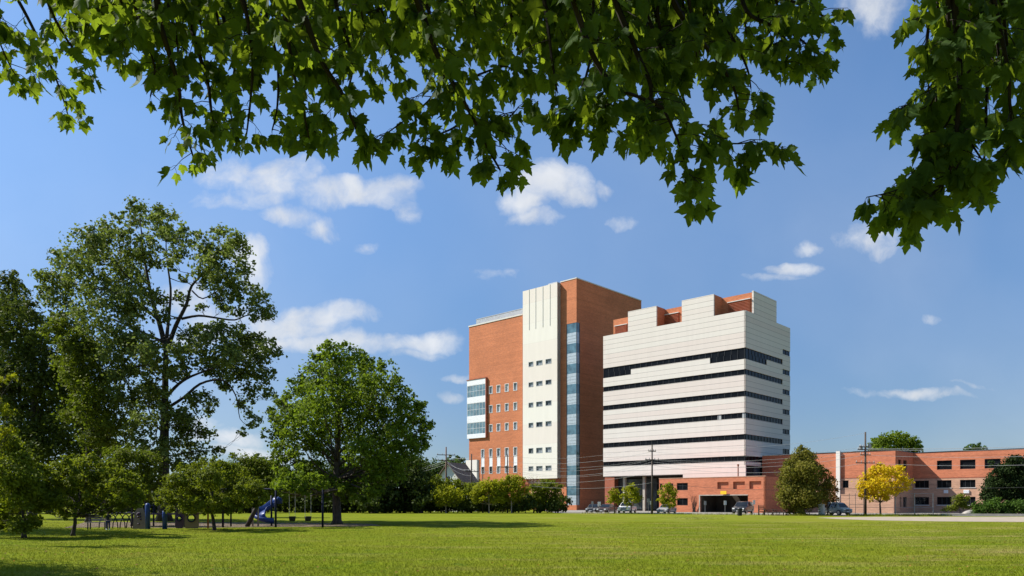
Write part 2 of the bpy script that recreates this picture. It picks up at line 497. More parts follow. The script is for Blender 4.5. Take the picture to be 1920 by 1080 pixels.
# ---------------------------------------------------------------- lawn, paths, car park
def lawn_color(nt, pos):
    big = nt.noise(pos, .045, 4, .6)
    midn = nt.noise(pos, .35, 5, .65)
    mp = nt.n('ShaderNodeMapping'); mp.inputs['Scale'].default_value = (.25, 1.0, 1); nt.l(pos, mp.inputs['Vector'])
    stripe = nt.noise(mp.outputs[0], .55, 5, .7)
    a = nt.mix(nt.maprange(big, .35, .65), (.122, .174, .0060), (.198, .218, .0120))
    a = nt.mix(nt.maprange(midn, .35, .7), a, (.150, .168, .012))
    sep = nt.n('ShaderNodeSeparateXYZ'); nt.l(pos, sep.inputs[0])
    right = nt.maprange(sep.outputs[0], -8, 12, .22, 1.0)
    dry = nt.math('MULTIPLY', nt.maprange(stripe, .50, .66), right)
    dry = nt.math('MULTIPLY', dry, .75)
    pale = nt.math('MULTIPLY', nt.maprange(nt.noise(pos, .16, 4, .6), .50, .64), .6)
    a = nt.mix(pale, a, (.190, .226, .016))
    clo = nt.math('MULTIPLY', nt.maprange(nt.noise(pos, .9, 3, .5), .60, .68), .55)
    a = nt.mix(clo, a, (.070, .125, .012))
    return nt.mix(dry, a, (.31, .245, .090))

m, nt, bs = new_mat('mown_lawn')
pos = nt.n('ShaderNodeNewGeometry').outputs['Position']
colr = lawn_color(nt, pos)
sp = nt.maprange(nt.noise(pos, 9, 4, .7), .3, .7, .82, 1.14)
scn = nt.n('ShaderNodeVectorMath', operation='SCALE'); nt.l(colr, scn.inputs[0]); nt.l(sp, scn.inputs['Scale'])
nt.l(scn.outputs[0], bs.inputs['Base Color'])
bs.inputs['Roughness'].default_value = 1; bs.inputs['Specular IOR Level'].default_value = .03
bmp = nt.n('ShaderNodeBump'); bmp.inputs['Strength'].default_value = .7; bmp.inputs['Distance'].default_value = .06
hh = nt.math('ADD', nt.noise(pos, 14, 4, .7), nt.math('MULTIPLY', nt.noise(pos, 1.3, 4, .6), 2.0))
nt.l(hh, bmp.inputs['Height']); nt.l(bmp.outputs[0], bs.inputs['Normal'])
M['lawn'] = m

m, nt, bs = new_mat('grass_blade')
pos = nt.n('ShaderNodeNewGeometry').outputs['Position']
colr = lawn_color(nt, pos)
ta = nt.n('ShaderNodeAttribute'); ta.attribute_name = 'tone'
sp = nt.maprange(ta.outputs['Fac'], 0, 1, .80, 1.26)
scn = nt.n('ShaderNodeVectorMath', operation='SCALE'); nt.l(colr, scn.inputs[0]); nt.l(sp, scn.inputs['Scale'])
nt.l(scn.outputs[0], bs.inputs['Base Color'])
bs.inputs['Roughness'].default_value = .7; bs.inputs['Specular IOR Level'].default_value = .10
trn = nt.n('ShaderNodeBsdfTranslucent'); nt.l(scn.outputs[0], trn.inputs['Color'])
mxs = nt.n('ShaderNodeMixShader'); mxs.inputs[0].default_value = .3
nt.l(bs.outputs[0], mxs.inputs[1]); nt.l(trn.outputs[0], mxs.inputs[2])
nt.l(mxs.outputs[0], m.node_tree.nodes['Material Output'].inputs['Surface'])
M['blade'] = m

b = MB()
N = 60
ring = [(3200 * math.cos(2 * math.pi * i / N), 3200 * math.sin(2 * math.pi * i / N)) for i in range(N)]
b.add([(x, y, 0) for x, y in ring], [tuple(range(N))])
tag(b.build('ground', M['lawn']), kind='structure')


def quads(name, mats, P, polys_per, tone=None, parent=None, smooth=False):
    """mesh from a numpy array of vertices P (n, k, 3): n faces of k corners each"""
    n, k, _ = P.shape
    me = bpy.data.meshes.new(name)
    me.vertices.add(n * k); me.loops.add(n * k); me.polygons.add(n)
    me.vertices.foreach_set('co', P.reshape(-1).astype(np.float32))
    me.loops.foreach_set('vertex_index', np.arange(n * k, dtype=np.int32))
    me.polygons.foreach_set('loop_start', np.arange(0, n * k, k, dtype=np.int32))
    if not isinstance(mats, (list, tuple)): mats = [mats]
    for a in mats: me.materials.append(a)
    if tone is not None:
        at_ = me.attributes.new('tone', 'FLOAT', 'FACE')
        at_.data.foreach_set('value', tone.astype(np.float32))
    me.update(calc_edges=True)
    o = bpy.data.objects.new(name, me); C.objects.link(o)
    if parent: o.parent = parent
    return o


def blades(name, rng, X, Y, hgt, wid, lean, mat, label=None):
    n = len(X)
    a = rng.uniform(0, 2 * np.pi, n); h = hgt * rng.uniform(.5, 1.25, n)
    dx, dy = np.cos(a) * wid / 2, np.sin(a) * wid / 2
    lx, ly = rng.normal(0, lean, n) * h, rng.normal(0, lean, n) * h
    P = np.zeros((n, 3, 3))
    P[:, 0] = np.stack([X - dx, Y - dy, np.zeros(n)], 1)
    P[:, 1] = np.stack([X + dx, Y + dy, np.zeros(n)], 1)
    P[:, 2] = np.stack([X + lx, Y + ly, h], 1)
    return tag(quads(name, mat, P, 3, rng.uniform(0, 1, n)), label, None, None, 'stuff')

rng = np.random.default_rng(5)
# mown grass: blades thin out with distance
n = 240000
Y = 15.5 + 50 * rng.power(1.0, n) ** 1.35
X = rng.uniform(-.72, .72, n) * Y
blades('grass', rng, X, Y, .055, .016, .6, M['blade'])

# worn play bed under the swings and climbers
def sheet(name, pts, mat, z, kind='structure'):
    bb = MB(); bb.add([(p[0], p[1], z) for p in pts], [tuple(range(len(pts)))])
    return tag(bb.build(name, mat), kind=kind)

g = ground
sheet('play_bed', [g(120, 990), g(200, 988.5), g(330, 990), g(470, 988.6), g(560, 988), g(660, 987.6), g(715, 985.5), g(700, 982.6), g(600, 980.8), g(480, 980), g(330, 979), g(160, 979)], M['mulch'], .008)
def P2(px, Y): return ((px - 960) / F * Y, Y)
sheet('car_park', [P2(1050, 119), P2(1110, 116.5), P2(1300, 108.5), P2(1500, 99), P2(1532, 97.5), P2(1700, 96), P2(1990, 90), (100, 92), (100, 140), (40, 160), (5, 175)], M['asphalt'], .004)
# pale kerb along the lawn
def strip(name, pts, wdt, z0, z1, mat, kind='structure'):
    bb = MB()
    L = [Vector((p[0], p[1])) for p in pts]
    off = []
    for i, p in enumerate(L):
        t = (L[min(i + 1, len(L) - 1)] - L[max(0, i - 1)]).normalized()
        off.append(Vector((-t.y, t.x)) * wdt)
    vs = []
    for p, o in zip(L, off):
        vs += [(p.x, p.y, z0), (p.x, p.y, z1), (p.x + o.x, p.y + o.y, z1), (p.x + o.x, p.y + o.y, z0)]
    fs = []
    for i in range(len(L) - 1):
        for j in range(4):
            fs.append((i * 4 + j, i * 4 + (j + 1) % 4, i * 4 + 4 + (j + 1) % 4, i * 4 + 4 + j))
    fs += [(0, 1, 2, 3), tuple(4 * (len(L) - 1) + k for k in (3, 2, 1, 0))]
    bb.add(vs, fs)
    return tag(bb.build(name, mat), kind=kind)
strip('kerb', [P2(1050, 118.6), P2(1110, 116.2), P2(1300, 108.2), P2(1500, 98.7), P2(1532, 97.2)], .5, 0, .16, M['concrete'])
strip('pavement', [P2(1050, 121.5), P2(1110, 119.6), P2(1236, 114), P2(1312, 111.2)], 2.0, .002, .05, M['concrete'])
sheet('track', [P2(1531, 83.5), P2(1570, 86.5), P2(1640, 88.5), P2(1760, 89), P2(1920, 88.5), P2(2300, 86), P2(2300, 62), P2(1920, 65.5), P2(1760, 67.5), P2(1640, 71.5), P2(1570, 77)], M['concrete_tan'], .008)
rng = np.random.default_rng(8)
# unmown dry grass in the middle of the field
n = 900
t = rng.normal(0, 1, n); px = 1312 + 26 * np.clip(t, -1.7, 1.7); Yy = 80 + rng.normal(0, 3.0, n)
blades('tall_grass', rng, (px - 960) / F * Yy, Yy, .13, .04, .5, M['dry_grass'])
# rough verge at the foot of the fence, posts and kerb
n = 5200
px = np.concatenate([rng.uniform(1588, 1790, 3400), rng.uniform(1480, 1560, 700), rng.uniform(1090, 1480, 1100)])
Yy = np.where(px > 1560, 95.8, np.where(px > 1480, 97.4, 118 - (px - 1050) * .0435)) + rng.normal(0, .55, n) - .6
blades('verge_grass', rng, (px - 960) / F * Yy, Yy, .30, .04, .35, M['blade'])

# a few dropped leaves on the near lawn
rng = np.random.default_rng(12)
n = 420
Y = 17 + 34 * rng.random(n) ** 1.2; X = rng.uniform(-.68, .68, n) * Y
a = rng.uniform(0, 6.28, n); r_ = rng.uniform(.03, .06, n)
P = np.zeros((n, 4, 3))
for k in range(4):
    t_ = a + k * np.pi / 2
    P[:, k] = np.stack([X + np.cos(t_) * r_ * (1 if k % 2 else .7), Y + np.sin(t_) * r_ * (1 if k % 2 else .7), .05 + rng.uniform(-.015, .02, n)], 1)
tag(quads('fallen_leaves', M['lf_rust'], P, 4, rng.uniform(0, 1, n)), kind='stuff')
# ---------------------------------------------------------------- buildings
class Grid:
    """street-grid frame of one building: its corner stands under image column px0 at distance Y0"""
    def __init__(s, px0, Y0):
        s.o = ((px0 - 960) / F * Y0, Y0)

    def fx(s, px, d=0.):
        r = (px - 960) / F
        return (r * (s.o[1] + d * EV[1]) - s.o[0] - d * EV[0]) / (EX[0] - r * EX[1])

    def sy(s, px, x=0.):
        r = (px - 960) / F
        return (r * (s.o[1] + x * EX[1]) - s.o[0] - x * EX[0]) / (EV[0] - r * EV[1])

    def z(s, py, x, y=0.):
        return EYE + (HZ - py) / F * (s.o[1] + x * EX[1] + y * EV[1])

    def fz(s, px, py, d=0.):
        return s.z(py, s.fx(px, d), d)

    def sz(s, px, py, x=0.):
        return s.z(py, x, s.sy(px, x))

    def loc(s, x=0, y=0):
        return (s.o[0] + x * EX[0] + y * EV[0], s.o[1] + x * EX[1] + y * EV[1], 0)


def front(y0=0.): return lambda a, t, z: (a, y0 + t, z)
def side(x0=0.): return lambda a, t, z: (x0 - t, a, z)


def fbox(mb, fr, a0, a1, t0, t1, z0, z1, m=0):
    vs = [fr(a, t, z) for z in (z0, z1) for t in (t0, t1) for a in (a0, a1)]
    return mb.add(vs, [(0, 1, 3, 2), (4, 6, 7, 5), (0, 4, 5, 1), (1, 5, 7, 3), (3, 7, 6, 2), (2, 6, 4, 0)], m)


def wall(mb, fr, a0, a1, z0, z1, holes, depth, m=0):
    """wall face with real openings: reveals go in by depth"""
    A = sorted({a0, a1} | {min(max(h[i], a0), a1) for h in holes for i in (0, 1)})
    Z = sorted({z0, z1} | {min(max(h[i], z0), z1) for h in holes for i in (2, 3)})
    def solid(a, z): return not any(h[0] < a < h[1] and h[2] < z < h[3] for h in holes)
    nA, nZ = len(A) - 1, len(Z) - 1
    S = [[solid((A[i] + A[i + 1]) / 2, (Z[j] + Z[j + 1]) / 2) for j in range(nZ)] for i in range(nA)]
    for i in range(nA):
        for j in range(nZ):
            if not S[i][j]: continue
            p, q, r, s = A[i], A[i + 1], Z[j], Z[j + 1]
            mb.add([fr(p, 0, r), fr(q, 0, r), fr(q, 0, s), fr(p, 0, s)], [(0, 1, 2, 3)], m)
            if i == 0 or not S[i - 1][j]:
                mb.add([fr(p, 0, r), fr(p, depth, r), fr(p, depth, s), fr(p, 0, s)], [(0, 1, 2, 3)], m)
            if i == nA - 1 or not S[i + 1][j]:
                mb.add([fr(q, 0, r), fr(q, depth, r), fr(q, depth, s), fr(q, 0, s)], [(0, 1, 2, 3)], m)
            if j == 0 or not S[i][j - 1]:
                mb.add([fr(p, 0, r), fr(q, 0, r), fr(q, depth, r), fr(p, depth, r)], [(0, 1, 2, 3)], m)
            if j == nZ - 1 or not S[i][j + 1]:
                mb.add([fr(p, 0, s), fr(q, 0, s), fr(q, depth, s), fr(p, depth, s)], [(0, 1, 2, 3)], m)
    return mb


def window(parent, fr, a0, a1, z0, z1, depth, fw=.09, fmat='grey_metal', gmat='glass_grey', nv=0, nh=0, proud=.0, name='window'):
    mb = MB()
    t0, t1 = (-proud if proud else depth - .09), depth - .012
    e = .004
    a0 += e; a1 -= e; z0 += e; z1 -= e
    fbox(mb, fr, a0, a1, t0, t1, z0, z0 + fw); fbox(mb, fr, a0, a1, t0, t1, z1 - fw, z1)
    fbox(mb, fr, a0, a0 + fw, t0, t1, z0 + fw, z1 - fw); fbox(mb, fr, a1 - fw, a1, t0, t1, z0 + fw, z1 - fw)
    for k in range(nv):
        c = a0 + (a1 - a0) * (k + 1) / (nv + 1)
        fbox(mb, fr, c - .03, c + .03, depth - .08, depth - .014, z0 + fw, z1 - fw)
    for k in range(nh):
        c = z0 + (z1 - z0) * (k + 1) / (nh + 1)
        fbox(mb, fr, a0 + fw, a1 - fw, depth - .078, depth - .016, c - .03, c + .03)
    w_ = mb.build(name, M[fmat], parent)
    pb = MB(); fbox(pb, fr, a0 + fw, a1 - fw, depth - .05, depth - .02, z0 + fw, z1 - fw)
    pb.build('pane', M[gmat], w_)
    return w_

rnd = random.Random(3)
# ================================================================ brick office tower with the pale stair shaft
T = Grid(1081, 165)
tower = thing('office_tower', 'tall orange brick tower with a pale precast shaft and a narrow glazed corner strip', 'building', T.loc(), TH)
xs, xw = T.fx(1051), T.fx(1051)
zt = T.fz(1081, 522)
dep = T.sy(1202.5)
dW = T.sy(1045, xw)                       # the pale shaft stands proud by this much
gx0 = T.fx(1062.3); gy1 = T.sy(1087)
gz0, gz1 = T.fz(1079, 947), T.fz(1079, 604.5)
xl0, xl1 = T.fx(879.5), T.fx(980)
zl = T.fz(880, 613.5)
# openings of the left wing
holes = []
small = []
for (ya, yb) in ((717, 732.3), (754, 769.2), (791, 806)):
    for (pa, pb) in ((917, 923.6), (931, 938.3), (946.6, 953.8), (962.6, 969.8)):
        small.append((T.fx(pa), T.fx(pb), T.fz(966, yb), T.fz(966, ya)))
tall = []
for (pa, pb) in ((902, 908.3), (917, 923.4), (931.3, 938.2), (946.6, 953.8), (962.6, 969.8)):
    x0, x1 = T.fx(pa), T.fx(pb)
    tall.append((x0, x1, T.fz(966, 886.5), T.fz(966, 838)))
holes = small + tall
wb = MB()
wall(wb, front(), xl0, xl1 - .12, 0, zl, holes, .28)
wb.box(xl0, xl1 - .12, .28, 19, 0, zl - .02)                 # body of the wing
wb.box(xs, gx0, 0, dep, 0, zt)                               # strip left of the glazing
wb.box(gx0, 0, 0, gy1, gz1, zt); wb.box(gx0, 0, 0, gy1, 0, gz0)
wb.box(gx0, 0, gy1, dep, 0, zt)
wb.box(xl1 - .12, xs, .9, 12, 0, zt - 6)
wb.build('wall', M['brick'], tower)
cb = MB()
cb.box(xl0 - .15, xl1 - .14, -.12, .5, zl, zl + .32)
cb.build('coping', M['coping'], tower); cb = MB()
cb.box(xs - .05, .08, -.08, .3, zt, zt + .22); cb.box(-.3, .08, .3, dep, zt, zt + .22)
cb.build('coping', M['coping'], tower)
# roof screen behind the wing's coping
sb_ = MB(); sy0 = 1.6
zs = zl + 2.0
n_s = 14
for k in range(n_s):
    zz = zl + .05 + k * (zs - zl) / n_s
    sb_.box(xl0 + .9, xl1 - .14, sy0, sy0 + .06, zz, zz + .125)
for k in range(9):
    xx = xl0 + .9 + k * (xl1 - xl0 - 1.1) / 8
    sb_.box(xx, xx + .08, sy0 + .062, sy0 + .16, zl - .02, zs)
sb_.box(xl0 + .85, xl1 - .14, sy0 - .05, sy0 + .2, zs + .002, zs + .14)
sb_.build('roof_screen', M['grey_metal'], tower)
for (a0, a1, z0, z1) in small:
    window(tower, front(), a0, a1, z0, z1, .28, .09, 'white_metal', rnd.choice(['glass_mid', 'glass_mid', 'blind']), proud=.05)
for (a0, a1, z0, z1) in tall:
    h = z1 - z0
    window(tower, front(), a0, a1, z1 - h * .335, z1, .28, .085, 'white_metal', 'glass_mid', proud=.05)
    window(tower, front(), a0, a1, z0, z0 + h * .30, .28, .085, 'white_metal', rnd.choice(['glass_mid', 'glass_grey']), proud=.05)
    pb = MB(); fbox(pb, front(), a0 + .004, a1 - .004, .05, .27, z0 + h * .302, z1 - h * .337); pb.build('spandrel_panel', M['white_metal'], tower)
# projecting glazed bay
xb1 = T.fx(912.6); pB = -T.sy(910.2, xb1)
xb0 = T.fx(875.6, -pB)
zb1, zb0 = T.fz(910, 708.5, -pB), T.fz(910, 820, -pB)
bay = MB()
zr = [(T.fz(910, a, -pB), T.fz(910, b_, -pB)) for a, b_ in ((719, 742), (753, 778), (790, 812.5))]
edges = [zb1] + [q for p in zr for q in p] + [zb0]
for k in range(0, len(edges), 2):
    bay = MB(); bay.box(xb0, xb1, -pB, -.002, edges[k + 1], edges[k])
    bay.build('bay_spandrel', M['white_metal'], tower)
bs_ = MB(); bs_.box(xb1 + .002, xb1 + .25, -pB - .05, -.002, zb0 - .05, zb1 + .15); bs_.box(xb0 - .1, xb1, -pB - .12, -.002, zb1 + .002, zb1 + .16)
bs_.build('bay_fin', M['brick_dark'], tower)
for (z1, z0) in zr:
    window(tower, front(-pB), xb0, xb1, z0, z1, .12, .10, 'white_metal', 'glass_bay', 5, 1, name='bay_window')
    ib = MB(); ib.box(xb0 + .05, xb1 - .05, -pB + .9, -pB + .95, z0 + .01, z1 - .01); ib.build('bay_blind', M['blind'], tower)
# pale shaft
zw1 = T.z(529.7, xw, dW); zw0 = T.z(896.5, xw, dW)
xw0 = T.fx(980.2, dW)
wins = []
for (ya, yb) in ((671.7, 681.2), (711, 720.2), (750, 759.6), (788.8, 798.4), (837.7, 848), (872.4, 881.8)):
    for (pa, pb) in ((991, 999.8), (1005.3, 1017), (1022.8, 1033.8)):
        wins.append((T.fx(pa, dW), T.fx(pb, dW), T.fz(1033.8, yb, dW), T.fz(1033.8, ya, dW)))
sb2 = MB()
wall(sb2, front(dW), xw0, xw, zw0, zw1, wins, .30)
sb2.box(xw0, xw, dW + .30, 10, zw0 + .02, zw1 - .02)
wall(sb2, side(xw), dW, -.002, zw0, zw1, [], .1)
sb2.build('stair_shaft', M['panel_plain'], tower)
for i, (a0, a1, z0, z1) in enumerate(wins):
    window(tower, front(dW), a0, a1, z0, z1, .30, .085, 'grey_metal', 'glass_grey' if rnd.random() < .22 else 'glass_mid', 1, 0, proud=.04)
for px in (992.2, 1004.4, 1017.8, 1031.2):
    xx = T.fx(px, dW); fb = MB(); fb.box(xx - .06, xx + .06, dW - .07, dW - .002, T.fz(1004, 616, dW), zw1)
    fb.build('fin', M['coping'], tower)
pv = MB(); pv.box(xw - 3.2, xw - .6, dW + .6, dW + 3, zw1, zw1 + .45); pv.build('roof_hatch', M['grey_metal'], tower)
# recessed entrance under the shaft
eb = MB(); eb.box(xw0, xw, dW + .9, dW + 1.3, zw0 - 1.2, zw0 - .01); eb.build('entrance_lintel', M['brick_dark'], tower)
eb = MB(); eb.box(xw0 + 1.2, xw - .4, .9 - .5, .86, 2.5, zw0 - 1.25); eb.build('entrance_panel', M['brick_pale'], tower)
# glazed corner strip: glass and ribbed spandrels alternate storey by storey
per = T.fz(1079, 604.5) - T.fz(1079, 642.8)
kk = 0; ztop = gz1
while ztop > gz0 + .3:
    zg0 = max(gz0, ztop - per * .47); zs0 = max(gz0, ztop - per)
    gb = MB()
    fbox(gb, front(), gx0 + .05, -.06, .05, .12, zg0, ztop, 0); fbox(gb, side(), .05, gy1 - .05, .05, .12, zg0, ztop, 0)
    gb.build('corner_glass', M['glass_blue'], tower)
    if zs0 < zg0 - .05:
        sp_ = MB()
        nb = 7
        for q in range(nb):
            za = zs0 + (zg0 - zs0) * q / nb
            fbox(sp_, front(), gx0 + .05, -.06, .03 if q % 2 else .06, .12, za, za + (zg0 - zs0) / nb - .004)
        fbox(sp_, side(), .05, gy1 - .05, .06, .12, zs0, zg0 - .004)
        sp_.build('corner_spandrel', M['spandrel_slat'], tower)
    ztop = zs0; kk += 1
fb = MB(); fbox(fb, front(), gx0 + .002, gx0 + .05, -.04, .2, gz0, gz1); fbox(fb, front(), -.058, .04, -.04, .06, gz0, gz1)
fbox(fb, side(), gy1 - .05, gy1 - .002, -.04, .2, gz0, gz1)
fb.box(gx0 + .2, -.2, .2, gy1 - .1, gz0, gz1)
fb.build('corner_frame', M['steel_dark'], tower)

# ================================================================ white tower with dark ribbon windows
W = Grid(1398, 132)
wt_ = thing('banded_tower', 'white panelled block with dark ribbon windows wrapping its corner and stepped roof', 'building', W.loc(), TH)
x0 = W.fx(1131); y1 = W.sy(1481.6); D = .28
zr_ = W.fz(1398, 581.3)
def cz(py): return W.z(py, 0, 0)
storey = cz(691.7) - cz(732.3)
bands = []
for k in range(6):
    top = cz(691.7) - (k - 1) * storey
    bands.append((top - .96, top))
yb1 = W.sy(1467.5)
thick = bands[0][1] - (cz(650.3) - cz(671.6))
zb_l = W.fz(1131, 893.8)
xcut = W.fx(1280.5)
zlow = 5.6
fh = [(x0 - 1, 1, a, b_) for a, b_ in bands]
fh += [(x0 - 1, W.fx(1183), thick, bands[0][1] - .3), (W.fx(1331), 1, thick, bands[0][1] - .3)]
fh += [(x0 - 1, xcut, 0, zb_l)]
clad = MB()
wall(clad, front(), x0, 0, zlow, zr_, fh, D)
sh_ = [(-1, yb1, a, b_) for a, b_ in bands] + [(-1, W.sy(1438), thick, bands[0][1] - .3)]
sh_ += [(yb1, y1 + 1, a + 2.0, b_ + 2.0) for a, b_ in bands] + [(yb1, y1 + 1, bands[5][0] - 1.8, bands[5][1] - 1.8)]
zside = 8.2
sh_ = [h for h in sh_]
wall(clad, side(), 0, y1, zside, zr_, sh_, D)
ca = (W.fx(1177.5), W.fx(1230.8)); cbx = (W.fx(1278.3), W.fx(1338.3))
zp = W.sz(1413, 545.8)
d3 = W.sy(1413); d4 = W.sy(1456)
for (p, q) in (ca, cbx):
    clad.box(p, q, 0, .3, zr_, zp)
clad.box(-.3, 0, d3, d4, zr_, zp + .1)
clad.build('wall', M['panel'], wt_)
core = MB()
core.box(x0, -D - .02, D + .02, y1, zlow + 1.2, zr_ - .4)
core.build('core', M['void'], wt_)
cop = MB(); cop.box(x0, -.01, .3, y1, zr_ - .39, zr_ - .1); cop.build('roof', M['grey_metal'], wt_)
pent = MB()
pent.box(x0 + .3, -.302, d3, d4, zr_ - .1, zp - .15)
for (p, q) in (ca, cbx):
    pent.box(p + .02, q - .02, .302, d3 - .002, zr_ - .1, zp - .02)
pent.build('penthouse', M['brick'], wt_)
def louvre(p, q, z0, z1):
    lb = MB(); n_ = 9
    for k in range(n_):
        za = z0 + (z1 - z0) * k / n_
        lb.add([(p, d3 - .05, za), (q, d3 - .05, za), (q, d3 - .28, za + (z1 - z0) / n_ * .62), (p, d3 - .28, za + (z1 - z0) / n_ * .62),
                (p, d3 - .05, za + .05), (q, d3 - .05, za + .05), (q, d3 - .28, za + (z1 - z0) / n_ * .62 + .05), (p, d3 - .28, za + (z1 - z0) / n_ * .62 + .05)],
               [(0, 1, 2, 3), (4, 7, 6, 5), (0, 4, 5, 1), (3, 2, 6, 7), (0, 3, 7, 4), (1, 5, 6, 2)])
    lo = lb.build('louvre', M['louvre'], wt_)
    tb = MB(); tb.box(p - .1, q + .1, d3 - .34, d3 - .002, z1, z1 + .14); tb.build('louvre_cap', M['coping'], lo)
louvre(W.fx(1366, d3), W.fx(1407, d3), zr_ + .3, zp - 1.3)
louvre(W.fx(1243, d3), W.fx(1273, d3), zr_ + .3, zp - 1.3)
louvre(W.fx(1154, d3), W.fx(1176, d3), zr_ + .3, zp - 1.6)
# ribbon windows
def ribbon(fr, a0, a1, z0, z1, step=1.25, name='ribbon_window'):
    rb = MB()
    fbox(rb, fr, a0, a1, D - .10, D - .03, z0, z1, 0)
    n_ = max(1, int((a1 - a0) / step))
    for k in range(n_ + 1):
        c = a0 + (a1 - a0) * k / n_
        c = min(max(c, a0 + .035), a1 - .035)
        fbox(rb, fr, c - .03, c + .03, D - .17, D - .102, z0 + .002, z1 - .002, 1)
    return rb.build(name, [M['glass_dark'], M['steel_dark']], wt_)
for k, (a, b_) in enumerate(bands):
    ribbon(front(), x0, -D + .03, a, b_)
    ribbon(side(), D, yb1, a, b_)
    ribbon(side(), yb1, y1, a + 2.0, b_ + 2.0)
ribbon(side(), yb1, y1, bands[5][0] - 1.8, bands[5][1] - 1.8)
ribbon(front(), x0, W.fx(1183), thick, bands[0][0] - .002); ribbon(front(), W.fx(1331), -D + .03, thick, bands[0][0] - .002)
ribbon(side(), D, W.sy(1438), thick, bands[0][0] - .002)
# two blinds drawn on the fourth ribbon
for (pa, pb) in ((1344.5, 1351.5), (1391, 1396.8)):
    bl = MB(); fbox(bl, front(), W.fx(pa), W.fx(pb), D - .135, D - .105, bands[3][0] + .05, bands[3][1] - .05); bl.build('window_blind', M['blind'], wt_)
# undercroft
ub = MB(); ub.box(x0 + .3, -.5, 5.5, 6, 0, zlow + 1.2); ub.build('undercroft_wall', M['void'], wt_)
ub = MB(); ub.box(x0 + .02, -.4, .302, 6, zb_l, zb_l + .3); ub.build('soffit', M['grey_metal'], wt_)
for (pa, pb, yy) in ((1134, 1152, 4.0), (1168, 1172, 1.5), (1205, 1209, 1.5)):
    ub = MB(); p = W.fx(pa, yy); q = W.fx(pb, yy); ub.box(p, q, yy, yy + (2.5 if pb - pa > 10 else .5), 0, zb_l - .002); ub.build('pier', M['brick_dark'] if pb - pa > 10 else M['concrete'], wt_)  # wide pier takes the dark brick: the undercroft's shade put into its colour
gb = MB(); window(wt_, front(5.1), W.fx(1155, 5), W.fx(1230, 5), .3, zb_l - .4, .3, .12, 'steel_dark', 'glass_grey', 6, 1, name='lobby_window')
cyl = MB(); cyl.lathe((-5.2, 5.2, 0), [(5.1, 3), (5.1, zside - .002)], 40); cyl.build('curved_base', M['glass_grey'], wt_, True)

# ================================================================ garage block
G = Grid(1435, 122)
gar = thing('garage_block', 'low orange brick block with a wide dark garage opening in front of the white tower', 'building', G.loc(), TH)
gx = G.fx(1236); gz = G.fz(1435, 893)
door = (G.fx(1312.8), G.fx(1402.5), -1, G.fz(1403, 927))
gw = [(G.fx(a), G.fx(b_), G.fz(b_, d_), G.fz(b_, c_)) for a, b_, c_, d_ in
      ((1269, 1289.6, 905.3, 919), (1248.5, 1262, 906.3, 919.3), (1237.2, 1242, 907.2, 919.5), (1269.5, 1289.6, 934, 947.6), (1241, 1256, 934.8, 948))]
gp = [(G.fx(a), G.fx(b_), G.fz(b_, d_), G.fz(b_, c_)) for a, b_, c_, d_ in ((1345, 1366, 903.5, 916.6), (1374.6, 1396.5, 902.6, 916.4), (1405, 1427.2, 901.8, 916.4))]
gm = MB(); dg = .35
wall(gm, front(), gx, 0, 0, gz, [door] + gw + gp, dg)
for (a0, a1, z0, z1) in gp: fbox(gm, front(), a0 - .05, a1 + .05, dg - .02, dg + .05, z0 - .05, z1 + .05)
wall(gm, side(0), 0, 12.8, 0, gz, [], .3)
gm.box(gx, -.3, dg + .05, 6.6, gz - .35, gz - .05)
gm.box(gx, gx + .3, dg, 6.6, 0, gz - .36)
gm.build('wall', M['brick_low'], gar)
gi = MB(); gi.box(gx + .4, -.35, 6.2, 6.5, 0, gz - .4); gi.box(-.68, -.34, dg + .1, 6.2, 0, gz - .4); gi.box(door[0] - .5, door[0] - .2, dg + .1, 6.2, 0, gz - .4)
gi.box(gx + .5, door[0] - .52, dg + .4, dg + .5, .1, gz - .5)
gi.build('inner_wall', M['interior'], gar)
rm = MB()
ra, rb2 = G.fx(1372, 4.5), G.fx(1393, 4.5)
rm.add([(ra, 4.3, 3.0), (rb2, 4.3, .3), (rb2, 4.3, 1.2), (ra + .6, 4.3, 3.9), (ra, 4.5, 3.0), (rb2, 4.5, .3), (rb2, 4.5, 1.2), (ra + .6, 4.5, 3.9)],
       [(0, 1, 2, 3), (7, 6, 5, 4), (0, 4, 5, 1), (1, 5, 6, 2), (2, 6, 7, 3), (3, 7, 4, 0)])
rm.build('ramp', M['concrete'], gar)
lt = MB(); fbox(lt, front(), door[0], door[1], -.06, dg - .02, door[3] - .15, door[3] - .004); lt.build('lintel', M['concrete'], gar)
jb = MB(); fbox(jb, front(), door[0] - .2, door[0] - .004, -.06, -.002, 0, door[3]); jb.build('door_jamb', M['concrete'], gar)
for (a0, a1, z0, z1) in gw: window(gar, front(), a0, a1, z0, z1, .22, .07, 'steel_dark', 'glass_dark', 1)
cpb = MB(); cpb.box(gx - .04, .05, -.05, .32, gz, gz + .10); cpb.build('coping', M['brick_pale'], gar)
# hanging yellow clearance sign
sx0, sx1 = G.fx(1351, -.3), G.fx(1362.2, -.3)
ys = MB(); ys.box(0, sx1 - sx0, 0, .08, 0, .56)
sg = tag(ys.build('clearance_sign', M['yellow_sign'], bevel=.01), 'blank yellow sign hung over the garage opening', 'sign')
sg.location = Vector(G.loc(sx0, -.35)) + Vector((0, 0, door[3] + .05)); sg.rotation_euler.z = TH
# flue on the garage roof
fl = MB(); fl.tube([(0, 0, gz - .1), (0, 0, gz + 2.1)], .10, 10); fl.tube([(0, 0, gz + 1.9), (0, 0, gz + 2.15)], .17, 10)
f_ = tag(fl.build('flue', M['rust_steel'], smooth=False), 'thin rusty flue pipe standing on the garage roof', 'flue')
f_.location = G.loc(G.fx(1384, 1.0), 1.0)
